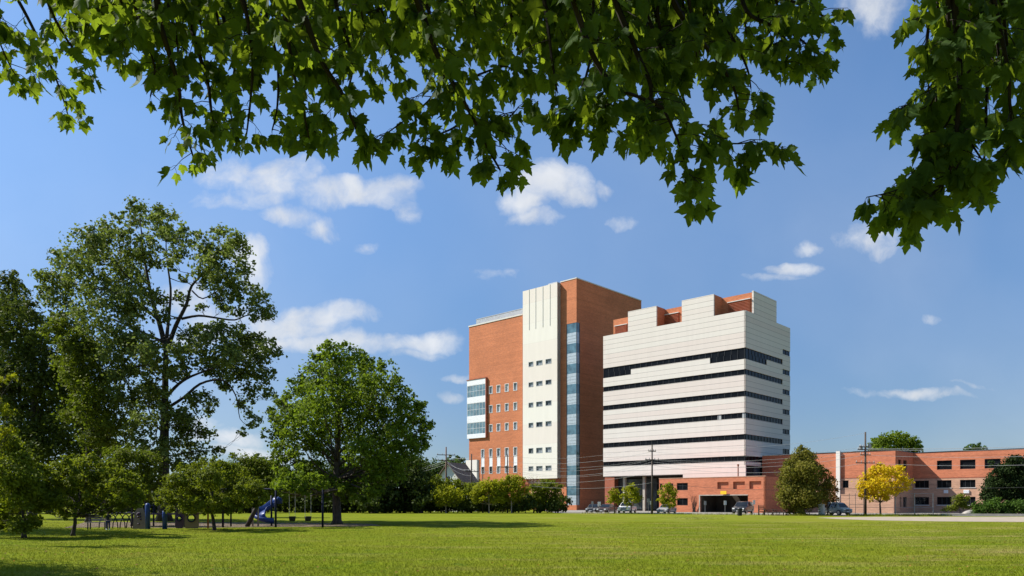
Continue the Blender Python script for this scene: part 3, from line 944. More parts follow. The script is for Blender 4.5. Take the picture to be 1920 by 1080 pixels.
# bare vine on the garage wall
vn = MB(); rv = random.Random(9)
for k in range(9):
    x = G.fx(1302) + rv.uniform(-.4, .4); z = 0; pts = [(x, -.03, z)]
    dxx = rv.uniform(-.5, .5)
    for q in range(7):
        z += rv.uniform(.28, .55); x += dxx * .3 + rv.uniform(-.15, .15); pts.append((x, -.03 - rv.uniform(0, .04), z))
    vn.tube(pts, [.05 * (1 - q / 9) for q in range(len(pts))], 4)
v_ = tag(vn.build('bare_vine', M['bark_dark']), 'bare dark vine climbing the brick beside the garage opening', 'vine'); v_.location = G.loc(); v_.rotation_euler.z = TH

# ================================================================ long low building on the right
L = Grid(1679, 121)
low = thing('low_building', 'long three storey red and pale brick building with square dark windows', 'building', L.loc(), TH)
zt_ = L.fz(1679, 844.3); zbelt = L.fz(1679, 893.8)
st = L.sy(1713)
xe = 34.0
def LW(a, b_, c_, d_, y=None):
    y = st if y is None else y
    return (L.fx(a, y), L.fx(b_, y), L.fz(b_, d_, y), L.fz(b_, c_, y))
ww = []
for (a, b_) in ((1756.6, 1785), (1800, 1829), (1846, 1876)):
    ww.append((a, b_))
up = [LW(1756.6, 1784.8, 863.6, 880.8), LW(1800, 1829, 861.5, 879), LW(1846, 1876, 859.5, 877.5), LW(1893, 1924, 857.3, 876)]
md = [LW(1715.2, 1741.6, 901.6, 915.6), LW(1756.6, 1784, 899.8, 914), LW(1800, 1829, 899, 913.6), LW(1846, 1876, 898.3, 913.3), LW(1893, 1924, 897.6, 913)]
lo_ = [LW(1715.6, 1741.8, 931.8, 946.5), LW(1756.6, 1784, 931.4, 946.6), LW(1800, 1829, 931.4, 946.6), LW(1846, 1876, 931.2, 946.8), LW(1893, 1924, 931, 947)]
zlev = lambda rows: (sum(r[2] for r in rows) / len(rows), sum(r[3] for r in rows) / len(rows))
def flat(rows):
    a, b_ = zlev(rows); return [(r[0], r[1], a, b_) for r in rows]
up, md, lo_ = flat(up), flat(md), flat(lo_)
DW = .28
ub, pb_ = MB(), MB()
xl = -22.3
w1 = [(L.fx(1579.5), L.fx(1591), md[0][2], md[0][3])]
sidew_u = [(L.sy(1684), L.sy(1690), up[0][2] - .3, up[0][3]), (L.sy(1693.5), L.sy(1700.5), up[0][2] - .3, up[0][3])]
sidew_l = [(L.sy(1684), L.sy(1690), lo_[0][2] - .4, lo_[0][3]), (L.sy(1693.5), L.sy(1700.5), lo_[0][2] - .4, lo_[0][3])]
wall(ub, front(), xl, 0, zbelt, zt_, [], DW); wall(pb_, front(), xl, 0, 0, zbelt - .004, w1, DW)
wall(ub, side(), .002, st, zbelt, zt_, sidew_u, DW); wall(pb_, side(), .002, st, 0, zbelt - .004, sidew_l, DW)
wall(ub, front(st), 0, xe, zbelt, zt_, up, DW); wall(pb_, front(st), 0, xe, 0, zbelt - .004, md + lo_, DW)
ub.build('upper_wall', M['brick_low'], low); pb_.build('lower_wall', M['brick_pale'], low)
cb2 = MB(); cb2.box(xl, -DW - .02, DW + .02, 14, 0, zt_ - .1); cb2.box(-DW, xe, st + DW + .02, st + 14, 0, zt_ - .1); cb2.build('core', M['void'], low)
cp = MB(); cp.box(xl, .06, -.06, .3, zt_, zt_ + .12); cp.box(-.3, .06, .302, st - .07, zt_, zt_ + .12); cp.box(-.3, xe, st - .06, st + .3, zt_, zt_ + .12)
cp.build('coping', M['steel_dark'], low)
bl = MB(); bl.box(.012, xe, st - .03, st - .002, zbelt - .12, zbelt); bl.box(xl, -.002, -.03, -.002, zbelt - .12, zbelt); bl.build('belt_course', M['brick_dark'], low)
for h in up: window(low, front(st), *h, DW, .08, 'steel_dark', rnd.choice(['glass_grey', 'glass_dark']), 0, 1)
for h in md + lo_: window(low, front(st), *h, DW, .08, 'steel_dark', 'glass_dark', 2)
for h in w1: window(low, front(), *h, DW, .08, 'steel_dark', 'glass_dark', 1)
for h in sidew_u + sidew_l: window(low, side(), *h, DW, .08, 'steel_dark', 'glass_dark')
for pxa, pxb in ((1770, 1778), (1807, 1817.5)):
    ac = MB(); r_ = LW(pxa, pxb, 918.7, 924.8); fbox(ac, front(st), r_[0], r_[1], -.2, -.002, r_[2], r_[3])
    for q in range(4): fbox(ac, front(st), r_[0] + .05, r_[1] - .05, -.22, -.202, r_[2] + .08 + q * .11, r_[2] + .12 + q * .11)
    ac.build('vent_grille', M['white_metal'], low)
pl = MB(); pa, pb = L.fx(1569), L.fx(1576.4); pl.box(pa, pb, -.42, -.032, 0, zt_ + .25); pl.build('pilaster', M['panel_plain'], low)
sl = MB()
for h in md + lo_: fbox(sl, front(st), h[0] - .08, h[1] + .08, -.07, -.003, h[2] - .14, h[2] - .002)
sl.build('sill', M['coping'], low)
# low tan enclosure in front
en = MB(); yq = -4.0; xa_, xb_ = L.fx(1577, yq), L.fx(1676, yq); ze = L.fz(1600, 928, yq)
en.box(xa_, xb_, yq, yq + .3, 0, ze); en.box(xb_ - .3, xb_, yq + .302, -1, 0, ze); en.box(xa_ - .05, xb_ + .05, yq - .05, yq + .35, ze + .002, ze + .12)
e_ = tag(en.build('enclosure_wall', M['brick_pale']), 'low tan masonry wall behind the yellow tree', 'wall'); e_.location = L.loc(); e_.rotation_euler.z = TH

# ================================================================ pale slab and gabled house beside the brick tower
S = Grid(894, 148)
sl_ = thing('stair_block', 'narrow white slab with a brick side at the foot of the brick tower', 'building', S.loc(), TH)
zs_ = S.fz(894, 862); xq = S.fx(873.5)
q = MB(); q.box(xq, 0, 0, .5, 0, zs_); q.build('slab', M['panel_plain'], sl_)
q = MB(); q.box(xq, -.02, .502, S.sy(899.5), 0, zs_ - .02); q.build('wall', M['brick_dark'], sl_)

hz_ = thing('gabled_house', 'white gabled house with a brown shingle roof beyond the small trees', 'house', tuple(at(841, 942, 140).xy) + (0,), R(-28))
hw, hd, he, hr = 3.3, 5.6, 5.0, 8.9
hb = MB()
hb.add([(-hw, 0, 0), (hw, 0, 0), (hw, 0, he), (0, 0, hr), (-hw, 0, he), (-hw, hd, 0), (hw, hd, 0), (hw, hd, he), (0, hd, hr), (-hw, hd, he)],
       [(0, 1, 2, 3, 4), (9, 8, 7, 6, 5), (1, 6, 7, 2), (0, 4, 9, 5)])
hb.build('wall', M['white_paint'], hz_)
rb_ = MB()
for s in (-1, 1):
    e0 = (s * (hw + .5), he - .55); r0 = (0, hr + .05)
    rb_.add([(e0[0], -.5, e0[1]), (r0[0], -.5, r0[1]), (r0[0], hd + .5, r0[1]), (e0[0], hd + .5, e0[1]),
             (e0[0], -.5, e0[1] + .2), (r0[0], -.5, r0[1] + .2), (r0[0], hd + .5, r0[1] + .2), (e0[0], hd + .5, e0[1] + .2)],
            [(0, 1, 2, 3), (7, 6, 5, 4), (0, 4, 5, 1), (1, 5, 6, 2), (2, 6, 7, 3), (3, 7, 4, 0)])
rb_.build('roof', M['roof_shingle'], hz_)
window(hz_, front(-.13), -.5, .5, 5.2, 6.6, .12, .1, 'white_metal', 'glass_dark', 1)
# ---------------------------------------------------------------- trees
DENS = 4.2


def unit(rng, n):
    v = rng.normal(0, 1, (n, 3)); return v / np.linalg.norm(v, axis=1, keepdims=True)


def leaf_quads(rng, pos, nrm, L, Wd, droop=.25):
    """one small bent leaf (two facets) at each position"""
    n = len(pos)
    a = np.cross(nrm, unit(rng, n)); a /= np.linalg.norm(a, axis=1, keepdims=True) + 1e-9
    a[:, 2] -= droop; a /= np.linalg.norm(a, axis=1, keepdims=True) + 1e-9
    b_ = np.cross(nrm, a); b_ /= np.linalg.norm(b_, axis=1, keepdims=True) + 1e-9
    s = rng.uniform(.65, 1.25, n)[:, None]
    P = np.zeros((n, 4, 3))
    fold = nrm * (rng.uniform(-.18, .18, n)[:, None]) * L * s
    P[:, 0] = pos - a * L * .5 * s; P[:, 1] = pos + b_ * Wd * .5 * s + fold
    P[:, 2] = pos + a * L * .5 * s; P[:, 3] = pos - b_ * Wd * .5 * s + fold
    return P


def limb(rng, p0, p1, r0, r1, n=6, sag=.0, wob=.06):
    p0, p1 = np.array(p0, float), np.array(p1, float)
    L = np.linalg.norm(p1 - p0); pts = []
    ph = rng.normal(0, 1, (3, 2))
    for i in range(n + 1):
        t = i / n
        p = p0 * (1 - t) + p1 * t
        # leaves the trunk outwards, turns up towards its tip
        p[2] += -math.sin(math.pi * t) * L * sag
        p += wob * L * math.sin(math.pi * t) * np.array([math.sin(3 * t * 2 + ph[0, 0]), math.sin(3 * t * 2 + ph[1, 0]), .6 * math.sin(4 * t + ph[2, 0])])
        pts.append(p)
    return pts, [r0 * (1 - i / n) + r1 * i / n for i in range(n + 1)]


def make_tree(name, label, base_px, Y, lobes, trunk_r, leaf, bark='bark', lsize=.28, dens=12., spread=4., seed=1,
              limbs=None, trunk_top=None, group=None, cat='tree', clump=.30, twigs=3, rough=3, trunk_path=None, up=.45, flare=1.5, parts=True, second=None):
    rng = np.random.default_rng(seed)
    X0 = (base_px - 960) / F * Y
    root = thing(name, label, cat, (X0, Y, 0), 0, group)
    base = np.array([X0, Y, 0.])
    xs_ = [l[0] for l in lobes]; xc = (min(xs_) + max(xs_)) / 2; hwid = max(20, (max(xs_) - min(xs_)) / 2 + 20)
    cen = []; LP = []; LN = []; TN = []
    full = []
    for l in lobes:                              # sprigs standing out of every lobe break up its outline
        full.append(l)
        for k in range(rough):
            a = rng.uniform(-.35, 2 * math.pi - .9) if rng.random() < .35 else rng.uniform(-.2, math.pi + .2)
            d = l[2] * rng.uniform(.75, 1.25)
            full.append((l[0] + math.cos(a) * d, l[1] - math.sin(a) * d * .9, l[2] * rng.uniform(.22, .42)) + ((l[3] + rng.uniform(-.5, .5),) if len(l) > 3 else ()) )
    nmain = {id(x) for x in lobes}
    lobes = full
    zmax = 0
    for l in lobes:
        px, py, rp = l[:3]
        r = rp / F * Y
        k = math.sqrt(max(.05, 1 - ((px - xc) / hwid) ** 2))
        oy = l[3] if len(l) > 3 else rng.uniform(-1, 1) * spread * k
        c = np.array(at(px, py, Y + oy)) - base
        c[2] = max(c[2], r * .5)
        if id(l) in nmain: cen.append((c, r))
        zmax = max(zmax, c[2])
        n = int(DENS * dens * r * r / (lsize * lsize))
        K = max(5, int(4 + r * r * 2.2 / max(.2, lsize)))
        cc = c + unit(rng, K) * (r * rng.uniform(.35, .98, K) ** .6)[:, None] * np.array([1, 1, .85])
        idx = rng.integers(0, K, n)
        pos = cc[idx] + rng.normal(0, 1, (n, 3)) * r * clump * np.array([1, 1, .75])
        pos = pos[pos[:, 2] > .15]; n = len(pos)
        out = pos - c; out /= np.linalg.norm(out, axis=1, keepdims=True) + 1e-9
        nr = out * .55 + unit(rng, n) * .8 + np.array([0, 0, up]); nr /= np.linalg.norm(nr, axis=1, keepdims=True) + 1e-9
        LP.append(pos); LN.append(nr)
        TN.append(np.clip(rng.normal(.5, .22, n) + rng.normal(0, .15), 0, 1))
    P = leaf_quads(rng, np.concatenate(LP), np.concatenate(LN), lsize, lsize * .72)
    quads('crown', M[leaf], P, 4, np.concatenate(TN), root)
    tb = MB()
    if trunk_path:
        tp = [np.array(at(px, py, Y)) - base for px, py in trunk_path]
        tp[0][2] = -.05
    else:
        top = trunk_top if trunk_top else zmax * .72
        cx = np.mean([c[0] for c, r in cen])
        tp = [np.array([0, 0, -.05]), np.array([0, 0, .25])] + [np.array([cx * .5 * t * t + rng.normal(0, .04) * top * .12 * t, rng.normal(0, .03) * top * t * .3, .25 + (top - .25) * t]) for t in (.2, .4, .6, .8, 1)]
    n = len(tp)
    rr = [trunk_r * flare] + [trunk_r * (1.08 - .86 * (i / (n - 1)) ** 1.1) for i in range(1, n)]
    tb.tube(tp, rr, 9)
    def on_trunk(z):
        for i in range(n - 1):
            if tp[i][2] <= z <= tp[i + 1][2]:
                t = (z - tp[i][2]) / max(1e-6, tp[i + 1][2] - tp[i][2])
                return tp[i] * (1 - t) + tp[i + 1] * t, rr[i] * (1 - t) + rr[i + 1] * t
        return tp[-1], rr[-1]
    anchor = []
    if limbs:
        for path, r0, r1 in limbs:
            pts = []
            oy = rng.uniform(-.4, .4) * spread
            for i, (px, py) in enumerate(path):
                f_ = i / (len(path) - 1)
                pts.append(np.array(at(px, py, Y + oy * f_)) - base)
            # smooth the traced limb
            fin = [pts[0]]
            for i in range(len(pts) - 1):
                a = pts[max(0, i - 1)]; b_ = pts[i]; c = pts[i + 1]; d = pts[min(len(pts) - 1, i + 2)]
                for t in (.33, .67, 1.):
                    fin.append(.5 * ((2 * b_) + (c - a) * t + (2 * a - 5 * b_ + 4 * c - d) * t * t + (3 * b_ - a - 3 * c + d) * t ** 3))
            m_ = len(fin)
            ra_ = [r0 + (r1 - r0) * i / (m_ - 1) for i in range(m_)]
            tb.tube(fin, ra_, 7)
            anchor += list(zip(fin[2:], ra_[2:]))
    for c, r in cen:
        if anchor:
            dd = [np.linalg.norm(c - p) for p, _ in anchor]
            i = int(np.argmin(dd)); p0, r0 = anchor[i]; r0 = min(r0 * .5, .07)
        else:
            z0 = min(max(.25 * zmax, c[2] - (abs(c[0]) + abs(c[1])) * .75 - .4), tp[-1][2])
            p0, r0 = on_trunk(z0); r0 = min(r0 * .4, .09)
        pts, ra_ = limb(rng, p0, c, r0, max(.012, r0 * .25), 6, .10)
        tb.tube(pts, ra_, 5)
        for k in range(twigs):
            e = c + unit(rng, 1)[0] * r * .85
            pts2, rb2_ = limb(rng, pts[4], e, r0 * .3, .008, 4, .05)
            tb.tube(pts2, rb2_, 4)
    tb.build('trunk', M[bark], root, True)
    return root

# --- the maple beyond the play bed
maple = [(627, 662, 24), (600, 672, 16), (655, 668, 26), (672, 688, 26), (632, 700, 34), (590, 706, 28), (566, 722, 24), (692, 706, 26), (724, 690, 16), (720, 715, 26), (745, 735, 20),
         (612, 742, 40), (660, 742, 40), (702, 752, 34), (556, 756, 30), (528, 752, 12), (540, 785, 30), (585, 785, 40), (640, 790, 42), (695, 800, 40), (740, 780, 30), (770, 762, 22), (788, 766, 14), (785, 785, 18),
         (530, 815, 26), (560, 830, 34), (615, 838, 38), (735, 822, 38), (775, 812, 30), (797, 800, 12), (690, 850, 36), (795, 828, 14),
         (534, 850, 24), (548, 880, 28), (585, 885, 30), (660, 885, 30), (720, 868, 34), (762, 848, 26), (540, 912, 20), (570, 920, 18), (605, 912, 22), (700, 905, 26), (735, 895, 24), (660, 915, 20), (690, 930, 14), (520, 890, 16), (632, 905, 22), (612, 935, 11), (655, 935, 13), (545, 915, 15, -5), (572, 912, 16, -5), (600, 916, 15, -5), (590, 930, 9, -4.5), (548, 930, 9, -5), (525, 905, 13, -5), (555, 903, 18, -8.5), (530, 912, 15, -9), (585, 905, 17, -8.5), (570, 922, 9, -8.5), (608, 912, 10, -8)]
make_tree('maple_tree', 'full round bright green maple standing at the edge of the swings', 632, 58.7, maple, .36, 'lf_maple', 'bark', .25, 7.2, 6.0, 11, cat='tree', clump=.25, twigs=3,
          trunk_path=[(632, 983), (632, 975), (631, 930), (632, 880), (634, 830), (632, 780), (636, 730), (640, 690)])
# --- the tall open oak
oak = [(257, 388, 17), (276, 404, 22), (248, 412, 18), (205, 427, 22), (185, 440, 20), (312, 420, 26), (292, 440, 22), (160, 458, 26), (182, 470, 26), (236, 455, 26), (262, 468, 20), (342, 448, 22), (330, 470, 18), (118, 484, 22), (140, 500, 28),
       (205, 498, 32), (245, 500, 26), (284, 482, 22), (85, 520, 18), (110, 525, 24), (150, 540, 32), (195, 545, 30), (412, 440, 18), (432, 450, 22), (450, 468, 18), (400, 470, 24), (420, 492, 26), (460, 502, 16), (385, 500, 24), (395, 530, 24), (440, 525, 20), (440, 550, 22), (420, 560, 20),
       (478, 548, 16), (492, 566, 18), (508, 592, 14), (470, 575, 14), (212, 580, 34), (165, 595, 30), (120, 570, 22), (130, 615, 26), (250, 590, 24), (235, 630, 30), (190, 640, 30), (270, 660, 24), (150, 660, 24),
       (362, 632, 24), (385, 625, 22), (400, 650, 30), (440, 650, 28), (475, 650, 22), (490, 675, 20), (455, 685, 26), (420, 690, 24), (512, 665, 14), (380, 680, 20), (500, 710, 20), (475, 725, 20), (505, 740, 12), (462, 760, 18), (470, 790, 14), (455, 810, 8),
       (420, 725, 18), (375, 752, 22), (345, 775, 24), (395, 765, 16), (360, 800, 24), (385, 815, 16), (345, 830, 22), (405, 845, 12), (370, 850, 18), (285, 745, 24), (260, 725, 24), (275, 785, 22), (245, 765, 18), (265, 820, 18), (290, 850, 18), (240, 800, 14), (220, 700, 24), (345, 690, 14), (340, 560, 14),
       (230, 540, 28), (270, 540, 22), (215, 660, 28), (230, 690, 24), (262, 690, 24), (300, 690, 20), (300, 560, 16), (255, 560, 22), (332, 700, 18), (300, 740, 22), (330, 800, 20), (310, 830, 18), (250, 785, 20), (160, 690, 22), (180, 665, 22), (130, 650, 20), (100, 560, 18), (80, 545, 13), (110, 600, 18), (330, 660, 16), (350, 665, 20), (425, 620, 20), (455, 625, 18), (430, 670, 18), (345, 870, 18), (275, 850, 18), (255, 860, 16), (230, 840, 16), (240, 815, 16), (320, 440, 16), (325, 495, 12), (410, 520, 16), (470, 640, 16), (370, 440, 8), (380, 580, 10), (445, 585, 12), (300, 592, 16, -3), (288, 650, 20, -3), (318, 702, 14, -3), (295, 722, 18, -3), (320, 775, 13, -3), (300, 852, 15, -3), (326, 872, 15, -3), (290, 885, 14, -3), (225, 745, 22), (205, 720, 22), (265, 640, 24), (345, 520, 9), (375, 470, 16), (480, 590, 14), (415, 580, 14), (500, 650, 16), (440, 700, 18), (400, 700, 14)]
oak_limbs = [([(310, 650), (300, 610), (285, 560), (275, 510), (268, 460), (262, 405)], 0.252, 0.035), ([(312, 640), (318, 580), (320, 540), (312, 480), (312, 430)], 0.163, 0.028), ([(285, 560), (262, 535), (235, 515), (205, 470), (195, 435)], 0.118, 0.021),
             ([(275, 510), (290, 495), (318, 478), (340, 452)], 0.089, 0.021), ([(314, 655), (330, 610), (350, 570), (360, 535), (395, 500), (420, 460)], 0.222, 0.028), ([(340, 598), (372, 592), (405, 596), (440, 600), (468, 590), (500, 596), (515, 605)], 0.126, 0.014),
             ([(360, 545), (380, 560), (410, 545), (440, 545), (480, 556)], 0.074, 0.014), ([(314, 742), (335, 720), (360, 705), (400, 690), (440, 672), (480, 668)], 0.163, 0.021), ([(314, 765), (345, 745), (375, 720), (410, 712), (430, 722), (445, 750), (450, 785), (468, 800)], 0.148, 0.014),
             ([(308, 700), (275, 685), (240, 690), (205, 680), (170, 690)], 0.133, 0.021), ([(304, 640), (260, 620), (215, 600), (170, 590), (130, 575)], 0.133, 0.014), ([(296, 600), (250, 560), (200, 545), (150, 535), (105, 522)], 0.126, 0.014),
             ([(306, 810), (290, 795), (278, 765), (270, 745)], 0.104, 0.021), ([(312, 830), (340, 820), (365, 800), (385, 770)], 0.089, 0.014), ([(312, 855), (345, 850), (380, 845), (402, 845)], 0.059, 0.014)]
make_tree('oak_tree', 'very tall open crowned tree with dark spreading limbs showing against the clouds', 308, 68, oak, .56, 'lf_oak', 'bark_dark', .31, 6.6, 7.0, 21, cat='tree', clump=.30, twigs=4, limbs=oak_limbs,
          trunk_path=[(308, 968), (308, 960), (307, 900), (308, 840), (309, 780), (310, 720), (311, 650), (316, 600)])
# --- dark wood at the left edge
wd = [(10, 530, 22), (30, 560, 28), (-20, 570, 40), (15, 600, 38), (50, 610, 34), (-10, 640, 45), (40, 650, 42), (85, 650, 30), (-20, 700, 45), (30, 700, 45), (75, 700, 40), (110, 690, 30), (0, 760, 50), (50, 760, 50), (100, 745, 44), (140, 740, 34), (20, 820, 45), (70, 815, 45), (120, 800, 44), (160, 795, 36), (190, 800, 26), (60, 850, 30), (110, 850, 34), (160, 845, 34), (195, 835, 20), (5, 870, 30)]
make_tree('dense_tree', 'dark dense tree at the left edge rising behind the small trees', 60, 76, wd, .5, 'lf_mid', 'bark_dark', .34, 8, 5.5, 31, clump=.32)
ol = [(110, 620, 24), (140, 640, 26), (125, 670, 26), (160, 675, 28), (150, 705, 30), (180, 720, 30), (165, 745, 32), (200, 755, 26), (185, 785, 30), (210, 800, 20), (140, 775, 24), (150, 640, 18), (205, 830, 20), (175, 830, 24)]
make_tree('olive_green_tree', 'leaning olive green tree lit from the left against the dark wood', 165, 66, ol, .22, 'lf_olive', 'bark_dark', .28, 8, 3.0, 32, clump=.32)
# --- small trees in front of the play area
t1 = [(92, 892, 22), (115, 880, 20), (140, 876, 20), (165, 872, 20), (190, 878, 20), (215, 886, 20), (240, 896, 18), (100, 912, 22), (130, 905, 24), (165, 900, 26), (200, 905, 24), (235, 915, 22), (262, 920, 14), (80, 930, 18), (110, 935, 20), (150, 930, 24), (190, 932, 22), (225, 936, 18), (255, 940, 12), (120, 952, 14), (165, 950, 16), (205, 950, 12), (66, 910, 14), (245, 948, 10), (225, 955, 9), (150, 962, 9), (190, 960, 9), (95, 955, 10), (120, 965, 9)]
t1 = [(a, b_, r * 1.0) for a, b_, r in t1]
make_tree('small_tree', 'small spreading tree with a short bent trunk, left of the climbing panels', 137, 38.2, t1, .11, 'lf_small', 'bark_dark', .14, 12, 2.6, 41, clump=.26, rough=4, trunk_path=[(137, 1005), (137, 1000), (141, 980), (140, 960), (150, 935), (152, 905)], flare=1.3, group=None)
t2 = [(395, 876, 16), (370, 880, 18), (420, 880, 18), (345, 892, 20), (445, 892, 20), (395, 895, 24), (325, 908, 18), (360, 908, 24), (425, 906, 24), (465, 905, 18), (310, 925, 16), (340, 928, 22), (380, 925, 24), (420, 925, 24), (455, 925, 20), (482, 918, 16), (325, 945, 14), (360, 945, 18), (400, 944, 20), (435, 942, 18), (470, 938, 14), (300, 940, 10), (492, 932, 10), (350, 955, 10), (385, 952, 13), (425, 953, 11), (455, 950, 10), (318, 953, 8), (480, 945, 9)]
t2 = [(a, b_, r * 1.0) for a, b_, r in t2]
make_tree('small_tree', 'small round headed tree casting a dark oval shadow in front of the climbing panels', 402, 46, t2, .13, 'lf_small', 'bark_dark', .14, 12, 3.4, 42, clump=.26, rough=4, trunk_path=[(402, 996), (402, 992), (400, 975), (396, 955), (398, 930), (400, 905)], flare=1.5)
t3 = [(20, 850, 22), (-10, 830, 30), (40, 865, 20), (15, 885, 28), (50, 895, 22), (70, 915, 16), (20, 925, 30), (60, 935, 20), (75, 950, 12), (15, 960, 24), (50, 970, 20), (-15, 980, 20), (60, 985, 14), (30, 990, 14), (-20, 900, 30)]
make_tree('leafy_shrub', 'big loose bright green shrub at the left edge reaching down to the grass', 45, 36, t3, .10, 'lf_small', 'bark_dark', .15, 12, 1.4, 43, clump=.34, cat='shrub', trunk_top=1.8)
t4 = [(-14, 712, 14), (10, 707, 8), (26, 709, 7), (-20, 740, 16), (0, 770, 14), (20, 775, 9), (-10, 810, 18), (22, 806, 9), (-30, 780, 24), (-35, 840, 26)]
make_tree('young_tree', 'thin young tree with bright sprays of leaves poking in at the left edge', -38, 30, t4, .06, 'lf_yellowgreen', 'bark_dark', .13, 6.5, .8, 44, clump=.30)
t5 = [(215, 862, 20), (245, 858, 22), (275, 868, 22), (235, 885, 24), (270, 895, 24), (205, 890, 20), (225, 915, 22), (260, 925, 20), (290, 905, 16), (195, 870, 14)]
make_tree('slender_tree', 'loose olive tree between the two small trees in front of the tall trunk', 248, 54, t5, .10, 'lf_olive', 'bark_dark', .18, 10, 1.6, 45, clump=.34)
# --- mid distance behind the playground
t6 = [(455, 870, 22), (480, 880, 24), (505, 885, 22), (440, 890, 20), (470, 905, 24), (500, 910, 24), (520, 900, 18), (525, 925, 18), (490, 930, 20)]
make_tree('bright_tree', 'yellowish green tree behind the slide', 490, 84, t6, .16, 'lf_olive', 'bark_dark', .28, 9, 2.5, 46, clump=.32)
for i, (cx, ty, wdx, Yd, sd_) in enumerate([(440, 866, 34, 150, 1), (482, 858, 30, 158, 2), (516, 862, 26, 152, 3)]):
    lob = [(cx, ty + 10, wdx * .45), (cx - wdx * .5, ty + 22, wdx * .45), (cx + wdx * .5, ty + 20, wdx * .45), (cx, ty + 32, wdx * .6), (cx - wdx * .4, ty + 50, wdx * .6), (cx + wdx * .4, ty + 50, wdx * .6), (cx, ty + 70, wdx * .5)]
    make_tree('far_tree', ['distant rounded tree, leftmost of the three seen above the small round headed tree', 'distant tree, tallest and middle one of the three seen above the small round headed tree', 'distant tree just left of the big green maple'][i], cx, Yd, lob, .3, 'lf_far', 'bark_dark', .55, 9, 3, 50 + i, group='distant trees beyond the playground', twigs=0)
# --- dark tree row behind the maple
row = [(535, 128, 890, 34), (590, 126, 862, 40), (648, 124, 850, 42), (706, 122, 838, 44), (758, 121, 846, 40), (700, 118, 885, 34), (790, 119, 893, 26)]
rl = ['dark tree of the back row, behind the swing seats', 'dark tree of the back row, between the swings and the maple trunk', 'dark tree of the back row, straight behind the maple trunk', 'tallest dark tree of the back row, right of the maple trunk',
      'dark tree of the back row, under the right side of the maple crown', 'low dark tree standing before the tallest of the back row', 'low dark tree at the right end of the back row']
for i, (cx, Yd, ty, w_) in enumerate(row):
    lob = [(cx, ty + w_ * .5, w_ * .5)]
    y = ty + w_
    while y < 958:
        for k in (-1, 0, 1):
            lob.append((cx + k * w_ * .55, y + (0 if k else 6), w_ * .52))
        y += w_ * .6
    make_tree('back_row_tree', rl[i], cx, Yd, lob, .3, 'lf_dark', 'bark_dark', .50, 9, 3.0, 60 + i, group='dark trees at the far edge of the lawn', twigs=0, clump=.34)
# --- back row continued to the left of the playground
for i, (cx, Yd, ty, w_) in enumerate([(-40, 112, 880, 40), (25, 116, 872, 38), (90, 112, 884, 40), (160, 118, 876, 38), (225, 114, 888, 36), (290, 118, 882, 36), (350, 115, 886, 34), (410, 120, 880, 34), (468, 122, 888, 30)]):
    lob = [(cx, ty + w_ * .5, w_ * .5)]
    y = ty + w_
    while y < 958:
        for k in (-1, 0, 1):
            lob.append((cx + k * w_ * .55, y + (0 if k else 6), w_ * .52))
        y += w_ * .6
    make_tree('back_row_tree', 'one of the dark trees closing the lawn behind the playground', cx, Yd, lob, .3, 'lf_dark', 'bark_dark', .50, 7, 3.0, 160 + i, group='dark trees behind the playground', twigs=0, clump=.34)
# the neighbour whose shadow falls into the lower left corner
make_tree('shade_tree', 'round tree just outside the view on the left, shading the near corner of the lawn', -640, 19.6, [(-640, 470, 190, 0), (-760, 520, 170, 1), (-540, 540, 170, -1), (-640, 580, 190, 1.5), (-640, 560, 180, -1.5)], .2, 'lf_maple', 'bark', .22, 5, 1, 170, trunk_top=5)
make_tree('shade_tree', 'tall tree just outside the view on the left, shading the play area', -330, 46, [(-330, 560, 120, 0), (-410, 600, 110, 2), (-260, 620, 110, -2), (-330, 680, 140, 3), (-370, 720, 120, -3), (-290, 740, 110, 2), (-330, 800, 110, 0)], .3, 'lf_maple', 'bark', .30, 5, 2, 171, trunk_top=8)
